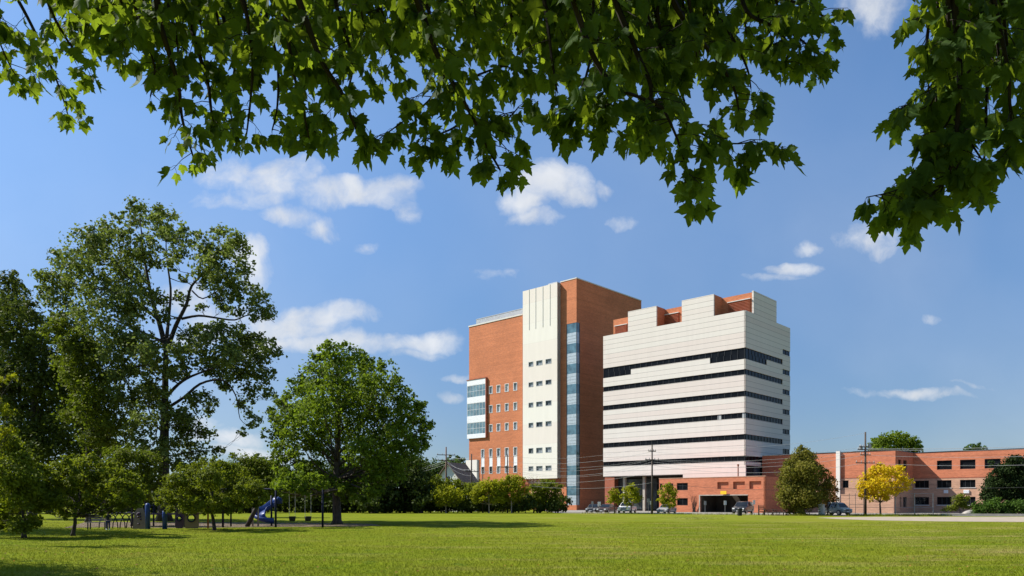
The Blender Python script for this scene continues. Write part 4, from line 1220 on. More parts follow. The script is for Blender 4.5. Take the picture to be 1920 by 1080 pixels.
# --- trees before the brick tower
small = [('lime_green_tree', 'small yellow green tree on a thin trunk, before the white gabled house', 836, 118, [(836, 918, 10), (822, 925, 12), (848, 924, 12), (836, 930, 14), (815, 934, 9), (857, 933, 9), (828, 940, 10), (846, 940, 10)], .10, 'lf_yellowgreen'),
         ('lime_green_tree', 'yellow green tree with a pale trunk, before the foot of the brick tower', 917, 118, [(917, 908, 12), (903, 915, 13), (930, 914, 13), (917, 920, 15), (895, 926, 11), (937, 925, 11), (905, 933, 12), (926, 933, 13), (890, 937, 7), (940, 938, 8)], .10, 'lf_yellowgreen'),
         ('lime_green_tree', 'yellow topped tree, second from the left before the brick tower', 959, 119, [(960, 898, 10), (950, 905, 12), (970, 906, 12), (960, 914, 15), (945, 920, 12), (976, 920, 10), (955, 930, 14), (970, 933, 11), (948, 938, 9)], .10, 'lf_yellowgreen'),
         ('leafy_tree', 'mid green bushy tree in front of the white gabled house', 838, 124, [(816, 904, 12), (836, 908, 10), (810, 914, 13), (830, 916, 14), (850, 914, 13), (865, 916, 12), (818, 926, 14), (845, 920, 17), (866, 925, 12), (812, 942, 14), (838, 942, 16), (862, 944, 13)], .14, 'lf_small'),
         ('leafy_tree', 'green bush at the foot of the white slab', 884, 123, [(884, 912, 9), (876, 922, 11), (890, 926, 10), (880, 938, 12), (892, 942, 10), (872, 946, 9)], .08, 'lf_small'),
         ('leafy_tree', 'round green bush under the pale shaft of the brick tower', 1012, 121, [(1005, 916, 10), (1020, 910, 10), (1033, 908, 9), (998, 925, 12), (1015, 925, 13), (1033, 922, 12), (1045, 915, 9), (1005, 940, 12), (1025, 940, 13), (1042, 935, 11), (992, 945, 9), (1048, 948, 7)], .12, 'lf_small'),
         ('dark_shrub', 'dark low shrub below the yellow topped tree', 985, 120.5, [(985, 935, 11), (975, 945, 10), (995, 946, 10), (985, 952, 9), (966, 952, 8)], .06, 'lf_dark'),
         ('dark_shrub', 'dark low shrub right of the thin pale trunk', 942, 121, [(940, 943, 10), (930, 950, 9), (950, 950, 9), (958, 954, 6)], .06, 'lf_dark'),
         ('dark_shrub', 'dark low shrub at the bottom of the white slab', 896, 122, [(900, 946, 9), (888, 950, 9), (908, 952, 8), (878, 954, 7)], .06, 'lf_dark'),
         ('dark_shrub', 'dark low shrub behind the thin trunk before the house', 850, 122, [(850, 950, 9), (835, 952, 9), (865, 952, 9), (820, 953, 8)], .06, 'lf_dark'),
         ('dark_shrub', 'dark low shrub at the right end of the planting, against the glazed corner', 1042, 120, [(1042, 947, 9), (1030, 952, 9), (1050, 954, 6), (1015, 954, 7)], .06, 'lf_dark')]
for i, (nm, lb, cx, Yd, lob, tr, lf) in enumerate(small):
    make_tree(nm, lb, cx, Yd, lob, tr, lf, 'bark_pale' if lf == 'lf_yellowgreen' else 'bark_dark', .34 if lf != 'lf_yellowgreen' else .30, 9, 1.3, 80 + i, cat='shrub' if 'shrub' in nm else 'tree', twigs=1, clump=.36,
              group={'lime_green_tree': 'small yellow green trees before the brick tower', 'dark_shrub': 'dark shrubs under the trees', 'leafy_tree': 'green trees before the brick tower'}[nm])
# dark understorey closing the far edge of the lawn
for i, cx in enumerate([598, 628, 660, 692, 722, 752, 782, 808, 828, 868, 906, 928, 972, 1000, 1026, 1046]):
    k = (i * 7) % 5
    make_tree('dark_shrub', 'one of the dark shrubs closing the far edge of the lawn', cx, 124 + k * .4, [(cx, 936 + k, 13), (cx - 12, 944, 11), (cx + 12, 944 + k * .5, 11), (cx - 6, 953, 9), (cx + 8, 954, 9)], .06, 'lf_dark', 'bark_dark', .42, 8, 1.2, 200 + i, cat='shrub', twigs=0, clump=.36, group='dark shrubs at the far edge of the lawn')
# bare tree
bt = thing('bare_tree', 'leafless pale sapling standing up from the bushes below the white shaft', 'tree', P2(1008, 122) + (0,))
bm_ = MB(); rb_r = np.random.default_rng(4)
bm_.tube([(0, 0, 0), (.05, 0, 2), (0, .05, 4.0), (.1, 0, 5.2)], [.09, .07, .05, .02], 6)
for k in range(22):
    z0 = rb_r.uniform(2.2, 4.8); a = rb_r.uniform(0, 6.28); l_ = rb_r.uniform(.8, 1.9)
    e = np.array([math.cos(a) * l_ * .75, math.sin(a) * l_ * .75, z0 + l_ * rb_r.uniform(.6, 1.0)])
    p_, r_ = limb(rb_r, (0, 0, z0), e, .03, .010, 5, .05); bm_.tube(p_, r_, 4)
    for q in range(4):
        e2 = e + rb_r.normal(0, .45, 3) + np.array([0, 0, .25]); p2_, r2_ = limb(rb_r, p_[3], e2, .015, .007, 3, 0); bm_.tube(p2_, r2_, 4)
bm_.build('trunk', M['bark_pale'], bt)
# saplings along the car park
sap = [(1152, 114, 'young street tree, smaller of the pair before the dark undercroft', [(1152, 922, 6), (1146, 930, 8), (1158, 930, 7), (1150, 938, 8), (1160, 940, 6), (1144, 942, 5)]),
       (1184, 112, 'young street tree, taller of the pair, beside the white pickup', [(1183, 912, 6), (1176, 920, 8), (1192, 920, 8), (1184, 927, 10), (1172, 932, 8), (1198, 930, 7), (1180, 941, 9), (1194, 941, 7)]),
       (1254, 110, 'young street tree before the left end of the garage block', [(1254, 913, 7), (1246, 922, 9), (1262, 922, 8), (1254, 930, 11), (1241, 936, 7), (1265, 937, 7), (1250, 945, 8), (1262, 948, 6)])]
for i, (cx, Yd, lb, lob) in enumerate(sap):
    make_tree('street_tree', lb, cx, Yd, lob, .075, 'lf_yellowgreen', 'bark_dark', .26, 8.5, .8, 100 + i, group='young trees along the car park', twigs=1, clump=.34)
# --- linden, yellow tree, yew and hedge on the right
lin = [(1505, 845, 10), (1500, 856, 14), (1515, 860, 14), (1490, 870, 14), (1508, 875, 18), (1525, 872, 13), (1480, 888, 15), (1500, 890, 20), (1522, 892, 18), (1538, 886, 11), (1472, 906, 14), (1492, 908, 20), (1515, 912, 20), (1538, 908, 16), (1468, 925, 13), (1488, 930, 20), (1512, 932, 20), (1535, 928, 17), (1470, 940, 10), (1495, 948, 16), (1518, 950, 15), (1505, 957, 12), (1480, 948, 10)]
make_tree('linden_tree', 'tall egg shaped olive and gold tree before the low building', 1506, 99, lin, .2, 'lf_bronze', 'bark_dark', .27, 12, 2.3, 120, clump=.33, twigs=1)
rst = [(1549, 895, 10), (1555, 908, 12), (1545, 918, 12), (1560, 922, 10), (1552, 935, 12), (1565, 934, 8), (1545, 945, 9)]
make_tree('rusty_tree', 'thin rust tinged tree above the parked van', 1552, 101, rst, .1, 'lf_rust', 'bark_dark', .26, 6, 1.2, 121, clump=.36, twigs=2)
yl = [(1650, 876, 9), (1640, 884, 10), (1660, 884, 9), (1630, 890, 9), (1683, 882, 9), (1672, 888, 11), (1650, 896, 15), (1690, 892, 9), (1622, 902, 11), (1640, 908, 14), (1665, 904, 15), (1690, 906, 11), (1704, 902, 7), (1614, 912, 8), (1628, 918, 12), (1650, 918, 15), (1675, 916, 12), (1700, 914, 7), (1620, 928, 9), (1642, 928, 11), (1664, 926, 10), (1685, 922, 8), (1660, 934, 6), (1632, 935, 6)]
make_tree('golden_tree', 'small tree with bright golden yellow leaves beside the fence', 1651, 97.5, yl, .14, 'lf_yellow', 'bark', .26, 8, 2.0, 122, clump=.34, twigs=2, trunk_path=[(1651, 967), (1651, 964), (1650, 945), (1652, 930), (1655, 905)])
yw = [(1905, 862, 10), (1895, 872, 14), (1915, 872, 16), (1880, 884, 12), (1900, 888, 18), (1920, 890, 20), (1866, 893, 10), (1872, 902, 16), (1892, 908, 20), (1915, 912, 22), (1856, 912, 12), (1862, 925, 16), (1885, 930, 20), (1910, 935, 22), (1850, 932, 10), (1935, 900, 24), (1940, 930, 24), (1858, 870, 6)]
make_tree('yew_tree', 'dark dense evergreen covering the end of the low building', 1898, 100, yw, .2, 'lf_conifer', 'bark_dark', .28, 13, 2.2, 123, clump=.33, twigs=1)
hd = [(1840 + 14 * k, 952 - (k % 3) * 2, 12) for k in range(8)] + [(1836 + 14 * k, 960, 9) for k in range(8)] + [(1832, 955, 7)]
make_tree('hedge', 'low bright green hedge at the foot of the dark evergreen', 1885, 95, hd, .06, 'lf_hedge', 'bark_dark', .22, 9, .7, 124, clump=.34, cat='hedge', twigs=0)
sb_l = [(1795, 938, 8), (1806, 934, 8), (1800, 946, 9), (1788, 950, 8), (1812, 948, 8), (1780, 954, 6), (1822, 954, 7), (1802, 928, 5), (1772, 956, 5)]
make_tree('low_shrub', 'loose green shrub under the windows beside the rock', 1800, 98, sb_l, .05, 'lf_olive', 'bark_dark', .22, 6.5, .7, 125, clump=.36, cat='shrub', twigs=2)
ft = [(1678, 820, 12), (1660, 826, 14), (1645, 832, 12), (1692, 826, 13), (1712, 832, 12), (1675, 838, 18), (1650, 845, 14), (1705, 845, 14), (1640, 842, 8), (1722, 840, 7), (1675, 860, 22), (1640, 865, 16), (1712, 866, 16)]
make_tree('roofline_tree', 'broad green tree showing over the roof of the low building', 1678, 175, ft, .35, 'lf_maple', 'bark_dark', .55, 11, 4, 126, twigs=0)
ft2 = [(1822, 840, 8), (1834, 838, 7), (1845, 842, 6), (1812, 845, 6), (1828, 850, 12), (1842, 856, 10), (1815, 858, 10)]
make_tree('roofline_tree', 'small tuft of a distant tree over the roof, right of the broad one', 1828, 180, ft2, .25, 'lf_far', 'bark_dark', .5, 9, 3, 127, twigs=0)
for i, (cx, Yd, lob) in enumerate([(848, 190, [(836, 872, 12), (850, 868, 12), (862, 872, 12), (848, 885, 18), (866, 885, 14)]), (806, 185, [(800, 880, 16), (812, 872, 12), (820, 882, 14), (806, 900, 20), (790, 890, 16)]), (778, 175, [(772, 862, 14), (785, 868, 14), (776, 885, 22), (792, 890, 16), (768, 895, 18)])]):
    make_tree('distant_tree', ['distant trees crown showing over the roof of the gabled house', 'distant pale green tree left of the gabled house', 'distant tree showing past the right edge of the maple'][i], cx, Yd, lob, .3, 'lf_far', 'bark_dark', .6, 9, 3, 130 + i, twigs=0)
# ---------------------------------------------------------------- the maple overhead, its boughs hanging into the view
HALF = [(0, 0), (.16, -.04), (.36, .04), (.33, .14), (.47, .24), (.42, .33), (.60, .58), (.43, .56), (.34, .62), (.19, .55), (.26, .72), (.17, .79), (.11, .93), (0, 1.12)]
OUT = np.array(HALF + [(-x, y) for x, y in HALF[-2:0:-1]])
CEN = [(0, .12), (0, .42), (0, .78)]


def maple_leaves(name, rng, base, tipdir, nrm, size, mat, parent, tone=None, low=False):
    """real five lobed leaves, folded along the midrib and curled at the tips"""
    n = len(base)
    y = tipdir / np.linalg.norm(tipdir, axis=1, keepdims=True)
    z = nrm - y * np.sum(nrm * y, 1, keepdims=True); z /= np.linalg.norm(z, axis=1, keepdims=True) + 1e-9
    x = np.cross(y, z)
    O = OUT if not low else OUT[[0, 2, 4, 6, 9, 10, 13, 16, 17, 20, 22, 24]]
    V2 = np.concatenate([O, np.array([(0, .42)])]); k = len(V2)
    fold = rng.uniform(.0, .75, n)[:, None]; curl = (rng.uniform(-.1, 1, n)[:, None]) ** 3 * 1.1 + .1; tw = rng.normal(0, .16, n)[:, None]
    px = V2[None, :, 0] * rng.uniform(.72, 1.15, n)[:, None] + rng.normal(0, .016, (n, k)); py = V2[None, :, 1] + rng.normal(0, .018, (n, k)) + rng.normal(0, .07, n)[:, None] * V2[None, :, 0] * np.sign(V2[None, :, 0])
    pz = -fold * np.abs(px) - curl * (py - .3) ** 2 + tw * px * py + rng.normal(0, .012, (n, k))
    s = size[:, None, None]
    P = base[:, None, :] + s * (px[..., None] * x[:, None, :] + py[..., None] * y[:, None, :] + pz[..., None] * z[:, None, :])
    m_ = k - 1
    tri = np.array([(i, (i + 1) % m_, m_) for i in range(m_)])
    idx = (np.arange(n)[:, None, None] * k + tri[None]).reshape(-1)
    me = bpy.data.meshes.new(name)
    nf = n * m_
    me.vertices.add(n * k); me.loops.add(nf * 3); me.polygons.add(nf)
    me.vertices.foreach_set('co', P.reshape(-1).astype(np.float32))
    me.loops.foreach_set('vertex_index', idx.astype(np.int32))
    me.polygons.foreach_set('loop_start', np.arange(0, nf * 3, 3, dtype=np.int32))
    me.polygons.foreach_set('use_smooth', np.ones(nf, dtype=bool))
    me.materials.append(mat)
    tn = rng.uniform(0, 1, n) if tone is None else tone
    at_ = me.attributes.new('tone', 'FLOAT', 'FACE'); at_.data.foreach_set('value', np.repeat(tn, m_).astype(np.float32))
    lb_ = me.attributes.new('blade', 'FLOAT_VECTOR', 'POINT')
    bl_ = np.zeros((n, k, 3), dtype=np.float32); bl_[:, :, 0] = V2[None, :, 0]; bl_[:, :, 1] = V2[None, :, 1]
    bl_[:, :, 2] = rng.uniform(0, 50, n)[:, None]
    lb_.data.foreach_set('vector', bl_.reshape(-1))
    me.update(calc_edges=True)
    o = bpy.data.objects.new(name, me); C.objects.link(o); o.parent = parent
    return o

mt = thing('overhanging_maple', 'large dark leaved maple whose boughs hang down across the top of the view', 'tree', (1.2, -3.4, 0))
MB0 = np.array([1.2, -3.4, 0.])
rngm = np.random.default_rng(77)
tk = MB()
tk.tube([(0, 0, -.05), (0, 0, .4), (.05, .05, 2), (-.05, .1, 4), (.05, .1, 6.5), (0, 0, 9.5)], [.50, .36, .31, .28, .2, .07], 12)
LIMB_TIPS = [(-4.2, 4.6, 5.3), (-2.3, 5.2, 5.4), (-.8, 5.6, 5.6), (.6, 5.0, 5.4), (2.4, 5.2, 5.6), (4.0, 5.0, 5.3), (-6.5, 1.5, 6.2), (6.2, 1.5, 6.4), (-5, -6, 6.8), (5.2, -7, 6.8), (-1.5, 1.5, 8.5), (3, .5, 8.8), (-4, -1.5, 8.2)]
limb_pts = []
for (tx, ty, tz) in LIMB_TIPS:
    e = np.array([tx, ty, tz]) - MB0
    p0 = np.array([0, .05, min(6.0, 3.0 + rngm.uniform(.2, 1.8))])
    pts, rr_ = limb(rngm, p0, e, .13, .022, 9, .03, .05)
    tk.tube(pts, rr_, 7); limb_pts += [(p, r) for p, r in zip(pts[3:], rr_[3:])]
tk.build('trunk', M['bark_dark'], mt, True)

# each bough: image-column path and the distance it hangs at
BOUGHS = [([(10, -40), (45, 40), (85, 120), (110, 180), (128, 236)], 4.9, 5.3, .9), ([(-30, 0), (-5, 90), (22, 150), (42, 176)], 4.6, 4.9, .8), ([(75, -60), (95, 40), (135, 110), (170, 150)], 4.4, 4.9, .8), ([(150, -50), (175, 40), (205, 90), (232, 128)], 4.2, 4.5, .8), ([(-40, -60), (-20, 20), (0, 60)], 4.0, 4.2, .8),
          ([(292, -40), (298, 60), (318, 130), (335, 190), (342, 250), (362, 318)], 3.7, 4.1, 1.), ([(235, -60), (248, 20), (270, 90), (290, 150), (282, 205)], 3.9, 4.2, .9), ([(330, -60), (350, 40), (372, 120), (390, 180), (398, 240), (410, 262)], 4.2, 4.4, 1.),
          ([(445, -50), (462, 50), (474, 130), (470, 210), (462, 280)], 3.8, 4.0, 1.), ([(395, -50), (420, 60), (440, 140), (430, 215), (440, 262)], 4.3, 4.5, 1.), ([(520, -50), (535, 60), (548, 150), (565, 220), (580, 285)], 3.6, 3.9, 1.),
          ([(480, -60), (500, 60), (520, 140), (520, 220), (510, 268)], 4.1, 4.3, 1.), ([(545, -40), (572, 60), (602, 140), (640, 200), (660, 250), (680, 295)], 3.5, 3.8, 1.), ([(620, -60), (632, 40), (655, 110), (660, 160), (652, 190)], 4.0, 4.3, .9),
          ([(765, -40), (790, 50), (815, 120), (850, 185), (885, 245), (918, 310), (938, 345)], 3.5, 3.9, 1.), ([(835, 165), (812, 205), (780, 235), (735, 268), (715, 282)], 3.8, 4.0, .8), ([(880, 240), (850, 265), (815, 280), (800, 288)], 3.9, 4.0, .6), ([(850, 185), (900, 165), (945, 150), (965, 160)], 3.8, 3.9, .6), ([(900, 280), (940, 258), (962, 238), (972, 225)], 3.9, 4.0, .5),
          ([(690, -60), (705, 30), (720, 90), (735, 130), (742, 165)], 4.2, 4.4, .9), ([(860, -60), (880, 20), (900, 60), (900, 80)], 4.2, 4.4, .8), ([(925, -60), (950, 20), (965, 80), (985, 130), (1000, 165)], 4.0, 4.2, .9),
          ([(1062, -40), (1085, 60), (1110, 130), (1150, 190), (1200, 212), (1245, 235)], 3.3, 3.5, 1.1), ([(1245, 235), (1270, 290), (1285, 340), (1285, 370)], 3.4, 3.5, .7), ([(1215, 212), (1290, 262), (1340, 292), (1385, 298), (1415, 292)], 3.4, 3.5, .7), ([(1110, 130), (1090, 200), (1075, 235), (1055, 232)], 3.5, 3.6, .7),
          ([(1150, 190), (1135, 240), (1128, 280)], 3.5, 3.6, .7), ([(1010, -60), (1025, 60), (1035, 140), (1045, 200)], 3.7, 3.8, .9), ([(1130, -60), (1165, 60), (1195, 130), (1220, 190), (1215, 260), (1225, 285)], 3.5, 3.7, 1.), ([(1180, -50), (1215, 60), (1245, 130), (1275, 190), (1290, 245)], 3.7, 3.9, 1.),
          ([(1245, -40), (1270, 45), (1305, 95), (1345, 140), (1375, 190), (1385, 232)], 3.5, 3.8, .9), ([(1310, -60), (1335, 30), (1370, 90), (1400, 150), (1408, 190)], 3.9, 4.1, .9), ([(1380, -60), (1400, 45), (1450, 75), (1478, 110), (1470, 150)], 4.0, 4.2, .8), ([(1450, 75), (1490, 90), (1515, 110), (1530, 125)], 4.1, 4.2, .6),
          ([(1430, -60), (1460, -10), (1500, 30), (1540, 50), (1565, 65)], 4.4, 4.7, .5), ([(1470, -60), (1500, -10), (1530, 20)], 4.4, 4.5, .6),
          ([(1785, -60), (1792, 60), (1800, 160), (1795, 260), (1785, 330), (1765, 385)], 3.4, 3.7, 1.05), ([(1800, 255), (1770, 315), (1725, 360), (1675, 385), (1625, 396)], 3.6, 3.8, .75), ([(1790, 330), (1765, 375), (1730, 405), (1705, 420)], 3.6, 3.8, .7), ([(1790, 250), (1830, 310), (1850, 340)], 3.6, 3.7, .8),
          ([(1850, -60), (1870, 60), (1890, 160), (1895, 240), (1905, 300)], 3.4, 3.6, 1.05), ([(1940, -60), (1945, 80), (1950, 180), (1945, 270)], 3.5, 3.7, 1.), ([(1775, -60), (1778, 40), (1778, 120), (1765, 180), (1745, 225)], 3.4, 3.6, .9), ([(1778, 130), (1745, 185), (1710, 215), (1690, 222)], 4.2, 4.4, .7), ([(1765, -60), (1760, 20), (1752, 90)], 3.5, 3.6, .7), ([(1800, 160), (1785, 240), (1755, 290), (1748, 320)], 3.6, 3.7, .8)]
BOUGHS += [([(1760, -60), (1745, 40), (1738, 120), (1742, 200)], 3.9, 4.2, .9), ([(1790, -60), (1780, 60), (1762, 160), (1752, 250), (1745, 300)], 3.8, 4.1, .9), ([(1820, -60), (1822, 80), (1815, 180), (1800, 300), (1790, 380)], 3.6, 3.9, .9), ([(1880, -60), (1868, 60), (1850, 200), (1848, 300), (1838, 355)], 3.7, 4.0, .9), ([(1765, 300), (1725, 345), (1680, 372)], 3.9, 4.1, .8)]
# short shoots that fill the top of the canopy
for k in range(116):
    px = rngm.uniform(120, 1470); y1_ = rngm.uniform(35, 140) if 250 < px < 1380 else rngm.uniform(20, 90)
    if 150 < px < 270 or 850 < px < 1000: y1_ = min(y1_, 55)
    d = rngm.uniform(3.6, 5.2)
    BOUGHS.append(([(px - rngm.uniform(10, 60), -90), (px - 10, y1_ - 70), (px, y1_)], d, d + .2, .9))
for k in range(24):
    px = rngm.uniform(1785, 1940); y1_ = rngm.uniform(60, 190); d = rngm.uniform(3.5, 4.8)
    BOUGHS.append(([(px - rngm.uniform(10, 40), -90), (px - 10, y1_ - 90), (px, y1_)], d, d + .2, .9))


def spline(pts, sub=5):
    fin = [pts[0]]
    for i in range(len(pts) - 1):
        a = pts[max(0, i - 1)]; b_ = pts[i]; c = pts[i + 1]; d = pts[min(len(pts) - 1, i + 2)]
        for q in range(1, sub + 1):
            t = q / sub
            fin.append(.5 * ((2 * b_) + (c - a) * t + (2 * a - 5 * b_ + 4 * c - d) * t * t + (3 * b_ - a - 3 * c + d) * t ** 3))
    return fin

for bi, (path, d0, d1, dn) in enumerate(BOUGHS):
    pts = []
    n = len(path)
    for i, (px, py) in enumerate(path):
        dk = d0 + (d1 - d0) * i / (n - 1)
        pts.append(np.array(at(px, py - (100 / dk if py > 0 else 0), dk)) - MB0)
    fin = spline(pts)
    if path[0][1] < 0:                          # joins the nearest limb above the view
        dd = [np.linalg.norm(fin[0] + np.array([0, -.3, .8]) - p) for p, _ in limb_pts]
        j = int(np.argmin(dd)); p0 = limb_pts[j][0]
        mid_ = (p0 + fin[0]) / 2 + np.array([0, 0, .12])
        fin = [p0, mid_] + fin
    m_ = len(fin)
    wood = MB()
    r0 = .013 if path[0][1] < 0 else .006
    if m_ > 24: r0 = .018
    wood.tube(fin, [r0 * (1 - .8 * i / (m_ - 1)) + .0012 for i in range(m_)], 5)
    B_, Tp, Nn, Sz = [], [], [], []
    def leaf(p, outd):
        pet = rngm.uniform(.025, .065)
        q = p + outd * pet * .7 + np.array([0, 0, -pet * .45])
        wood.tube([p, (p + q) / 2 + np.array([0, 0, .006]), q], [.0013, .0011, .0010], 3)
        B_.append(q)
        Tp.append(outd * rngm.uniform(.1, .55) + np.array([rngm.normal(0, .22), rngm.normal(0, .15), -1.0]))
        az = rngm.uniform(-1.25, 1.25); sg = -1 if rngm.random() < .6 else 1
        Nn.append(np.array([math.sin(az), sg * math.cos(az), rngm.uniform(-.1, .7)]))
        Sz.append(rngm.uniform(.050, .100) * (1.08 if d0 < 3.7 else .95))
    st_ = 0
    for i in range(3 if path[0][1] < 0 else 1, m_):
        seg = fin[i] - fin[i - 1]; L_ = np.linalg.norm(seg)
        reps = max(1, int(round(L_ * 10.4 * dn)))
        for q in range(reps):
            p = fin[i - 1] + seg * (q + rngm.random()) / reps
            if EYE + .2 > 9: continue
            a = rngm.uniform(0, 2 * np.pi)
            outd = np.array([math.cos(a), math.sin(a) * .8, rngm.uniform(-.35, .25)])
            if rngm.random() < .62:             # side twig with opposite leaves
                tl = rngm.uniform(.05, .19)
                e = p + outd * tl + np.array([0, 0, -tl * .35])
                wood.tube([p, (p + e) / 2 + np.array([0, 0, .01]), e], [.0028, .0022, .0014], 4)
                nl = 2 + int(tl / .055)
                for u_ in range(nl):
                    f_ = 1 - .5 * u_ / nl
                    pp = p * (1 - f_) + e * f_
                    sd_ = np.cross(outd, [0, 0, 1]) * (1 if u_ % 2 else -1)
                    leaf(pp, (sd_ * .8 + outd * .5 + rngm.normal(0, .25, 3)))
            else:
                leaf(p, outd)
    leaf(fin[-1], np.array([0.2, 0, -.6])); leaf(fin[-1], np.array([-.3, .2, -.3]))
    br_ = wood.build('bough', M['twig'], mt)
    maple_leaves('leaves', rngm, np.array(B_), np.array(Tp), np.array(Nn), np.array(Sz), M['lf_near'], br_)

# the rest of the crown, above and behind the view
NC = 30000
X = rngm.uniform(-7.4, 9.5, NC); Yc = rngm.uniform(-11, 6.6, NC); Z = 4.7 + 6.5 * rngm.power(.9, NC)
rad = ((X - 1.2) / 8.6) ** 2 + ((Yc + 2.4) / 9.0) ** 2 + ((Z - 5.6) / 5.2) ** 2
top_edge = EYE + .667 * np.maximum(Yc, 0) + .55
ok = (rad < 1) & (Z > top_edge)
X, Yc, Z = X[ok], Yc[ok], Z[ok]
# keep it in clumps with gaps
cl = np.stack([rngm.uniform(-7, 9.5, 260), rngm.uniform(-10.5, 6.6, 260), rngm.uniform(4.8, 10.5, 260)], 1)
pos = np.stack([X, Yc, Z], 1)
dd = np.full(len(pos), 9.0)
for c_ in cl: dd = np.minimum(dd, np.linalg.norm(pos - c_, axis=1))
pos = pos[dd < .95] - MB0
n = len(pos)
nr = unit(rngm, n) * .8 + np.array([0, 0, .9]); tp_ = unit(rngm, n) + np.array([0, 0, -.9])
maple_leaves('crown', rngm, pos, tp_, nr, rngm.uniform(.15, .24, n), M['lf_near'], mt, low=True)
# ---------------------------------------------------------------- poles and cables
def pole(name, label, px, Y, top_py, r, mat, arms, group='utility poles along the street', arm_rz=R(18)):
    h = EYE + (HZ - top_py) / F * Y
    p = thing(name, label, 'utility pole', P2(px, Y) + (0,), 0, group)
    b = MB(); b.tube([(0, 0, -.05), (0, 0, h * .5), (0, 0, h)], [r * 1.25, r, r * .75], 10); b.build('post', M[mat], p, True)
    tips = []
    for (apy, ln) in arms:
        z = EYE + (HZ - apy) / F * Y
        dx, dyy = math.cos(arm_rz) * ln / 2, math.sin(arm_rz) * ln / 2
        ab = MB(); ab.tube([(-dx, -dyy, z), (dx, dyy, z)], .07, 6); ao = ab.build('crossarm', M[mat], p)
        for s in (-.92, -.4, .4, .92):
            ib = MB(); ib.lathe((dx * s, dyy * s, z + .06), [(.03, 0), (.06, .05), (.04, .1), (.065, .15), (.03, .22)], 8); ib.build('insulator', M['galv'], ao)
            tips.append(Vector(P2(px, Y) + (0,)) + Vector((dx * s, dyy * s, z + .28)))
    return p, tips

poles = {}
poles['a'] = pole('utility_pole', 'reddish utility pole with two crossarms, before the gabled house', 836.5, 128, 838, .14, 'wood_pole_red', [(853, 3.2), (863, 3.0)])
poles['b'] = pole('utility_pole', 'dark pole in front of the narrow white slab', 884, 124, 851, .13, 'wood_pole', [(884, 2.4)])
poles['c'] = pole('utility_pole', 'dark thin pole crossing the narrow windows of the brick tower', 951.5, 120.5, 852, .11, 'wood_pole', [(876, 2.4)])
poles['d'] = pole('utility_pole', 'tall dark pole in front of the undercroft of the white tower', 1222.7, 109.5, 834, .125, 'wood_pole', [(846, 1.2), (862, 2.2)])
poles['e'] = pole('utility_pole', 'tall dark pole with four crossarms beside the golden tree', 1622.6, 96.5, 810, .135, 'wood_pole', [(838, 1.9), (843, 2.4), (853, 1.6), (868, 3.0)])
# transformer bits on the tall pole
ep = poles['e'][0]
for k, (dx, z) in enumerate(((.55, 8.95), (-.6, 8.75))):
    b = MB(); b.lathe((dx, 0, z - .35), [(.02, 0), (.17, .03), (.18, .5), (.12, .56), (.04, .7)], 10); b.build('transformer', M['galv'], ep)
b = MB(); b.tube([(0, 0, -.02), (0, 0, 6)], [.09, .07], 8)
tp_ = tag(b.build('light_post', M['wood_pole'], smooth=True), 'short plain dark post at the left end of the brick tower windows', 'post'); tp_.location = P2(905, 121) + (0,)
tp_.scale.z = (EYE + (HZ - 880) / F * 121) / 6

def cable(p, q, sag, r, mat, label, n=18):
    r *= .8
    b = MB(); p, q = Vector(p), Vector(q)
    o = p
    pts = [p.lerp(q, i / n) - Vector((0, 0, 4 * sag * (i / n) * (1 - i / n))) - o for i in range(n + 1)]
    b.tube(pts, r, 4)
    c = tag(b.build('cable', M[mat]), label, 'cable', 'overhead cables between the poles'); c.location = o
    return c

E_, D_, C_, B_p, A_ = (poles[k][1] for k in 'edcba')
def head(k, px, Y, py): return Vector(at(px, py, Y))
eh = lambda py: at(1622.6, py, 96.5); dh = lambda py: at(1222.7, py, 109.5); ch = lambda py: at(951.5, py, 120.5); bh = lambda py: at(884, py, 124); ah = lambda py: at(836.5, py, 128)
oh = lambda py: at(2120, py, 82)
lo_h = lambda py: at(690, py, 134)
lab = 'thin overhead cable in the bundle strung from pole to pole'
for (a, b_, d, s) in ((0, 840, 840, .25),):
    pass
spans = [(eh(841), oh(826), .35, .026, 'wire'), (eh(842.5), oh(830), .45, .022, 'wire'), (eh(853), oh(845), .5, .02, 'wire'), (eh(868), oh(862), .5, .02, 'wire'), (eh(912), oh(905), .4, .022, 'wire_dark'),
         (dh(836), eh(812), 1.0, .014, 'wire'), (dh(847), eh(838), .9, .016, 'wire'), (dh(861), eh(843), .8, .019, 'wire'), (dh(862), eh(846), 1.1, .016, 'wire'), (dh(866), eh(853), 1.2, .022, 'wire'), (dh(872), eh(868), 1.2, .022, 'wire'), (dh(905), eh(915), .6, .022, 'wire_dark'),
         (ch(855), dh(836), 1.0, .014, 'wire'), (ch(866), dh(847), .9, .02, 'wire'), (ch(876), dh(861), .7, .016, 'wire'), (ch(878), dh(862), 1.0, .017, 'wire'), (ch(880), dh(866), 1.5, .019, 'wire'), (ch(884), dh(872), 1.3, .016, 'wire'), (ch(900), dh(886), .9, .02, 'wire'), (ch(905), dh(905), .9, .018, 'wire'),
         (bh(884), ch(876), .4, .019, 'wire'), (bh(880), ch(880), .4, .02, 'wire'), (bh(892), ch(900), .4, .02, 'wire'), (bh(853), ch(856), .4, .012, 'wire'),
         (ah(863), bh(884), .5, .022, 'wire'), (ah(866), bh(880), .5, .022, 'wire'), (ah(853), bh(858), .4, .014, 'wire'), (ah(870), bh(892), .5, .018, 'wire'),
         (lo_h(884), ah(863), .8, .022, 'wire'), (lo_h(888), ah(866), .8, .022, 'wire'), (lo_h(893), ah(870), .8, .022, 'wire'), (lo_h(880), ah(853), .8, .014, 'wire')]
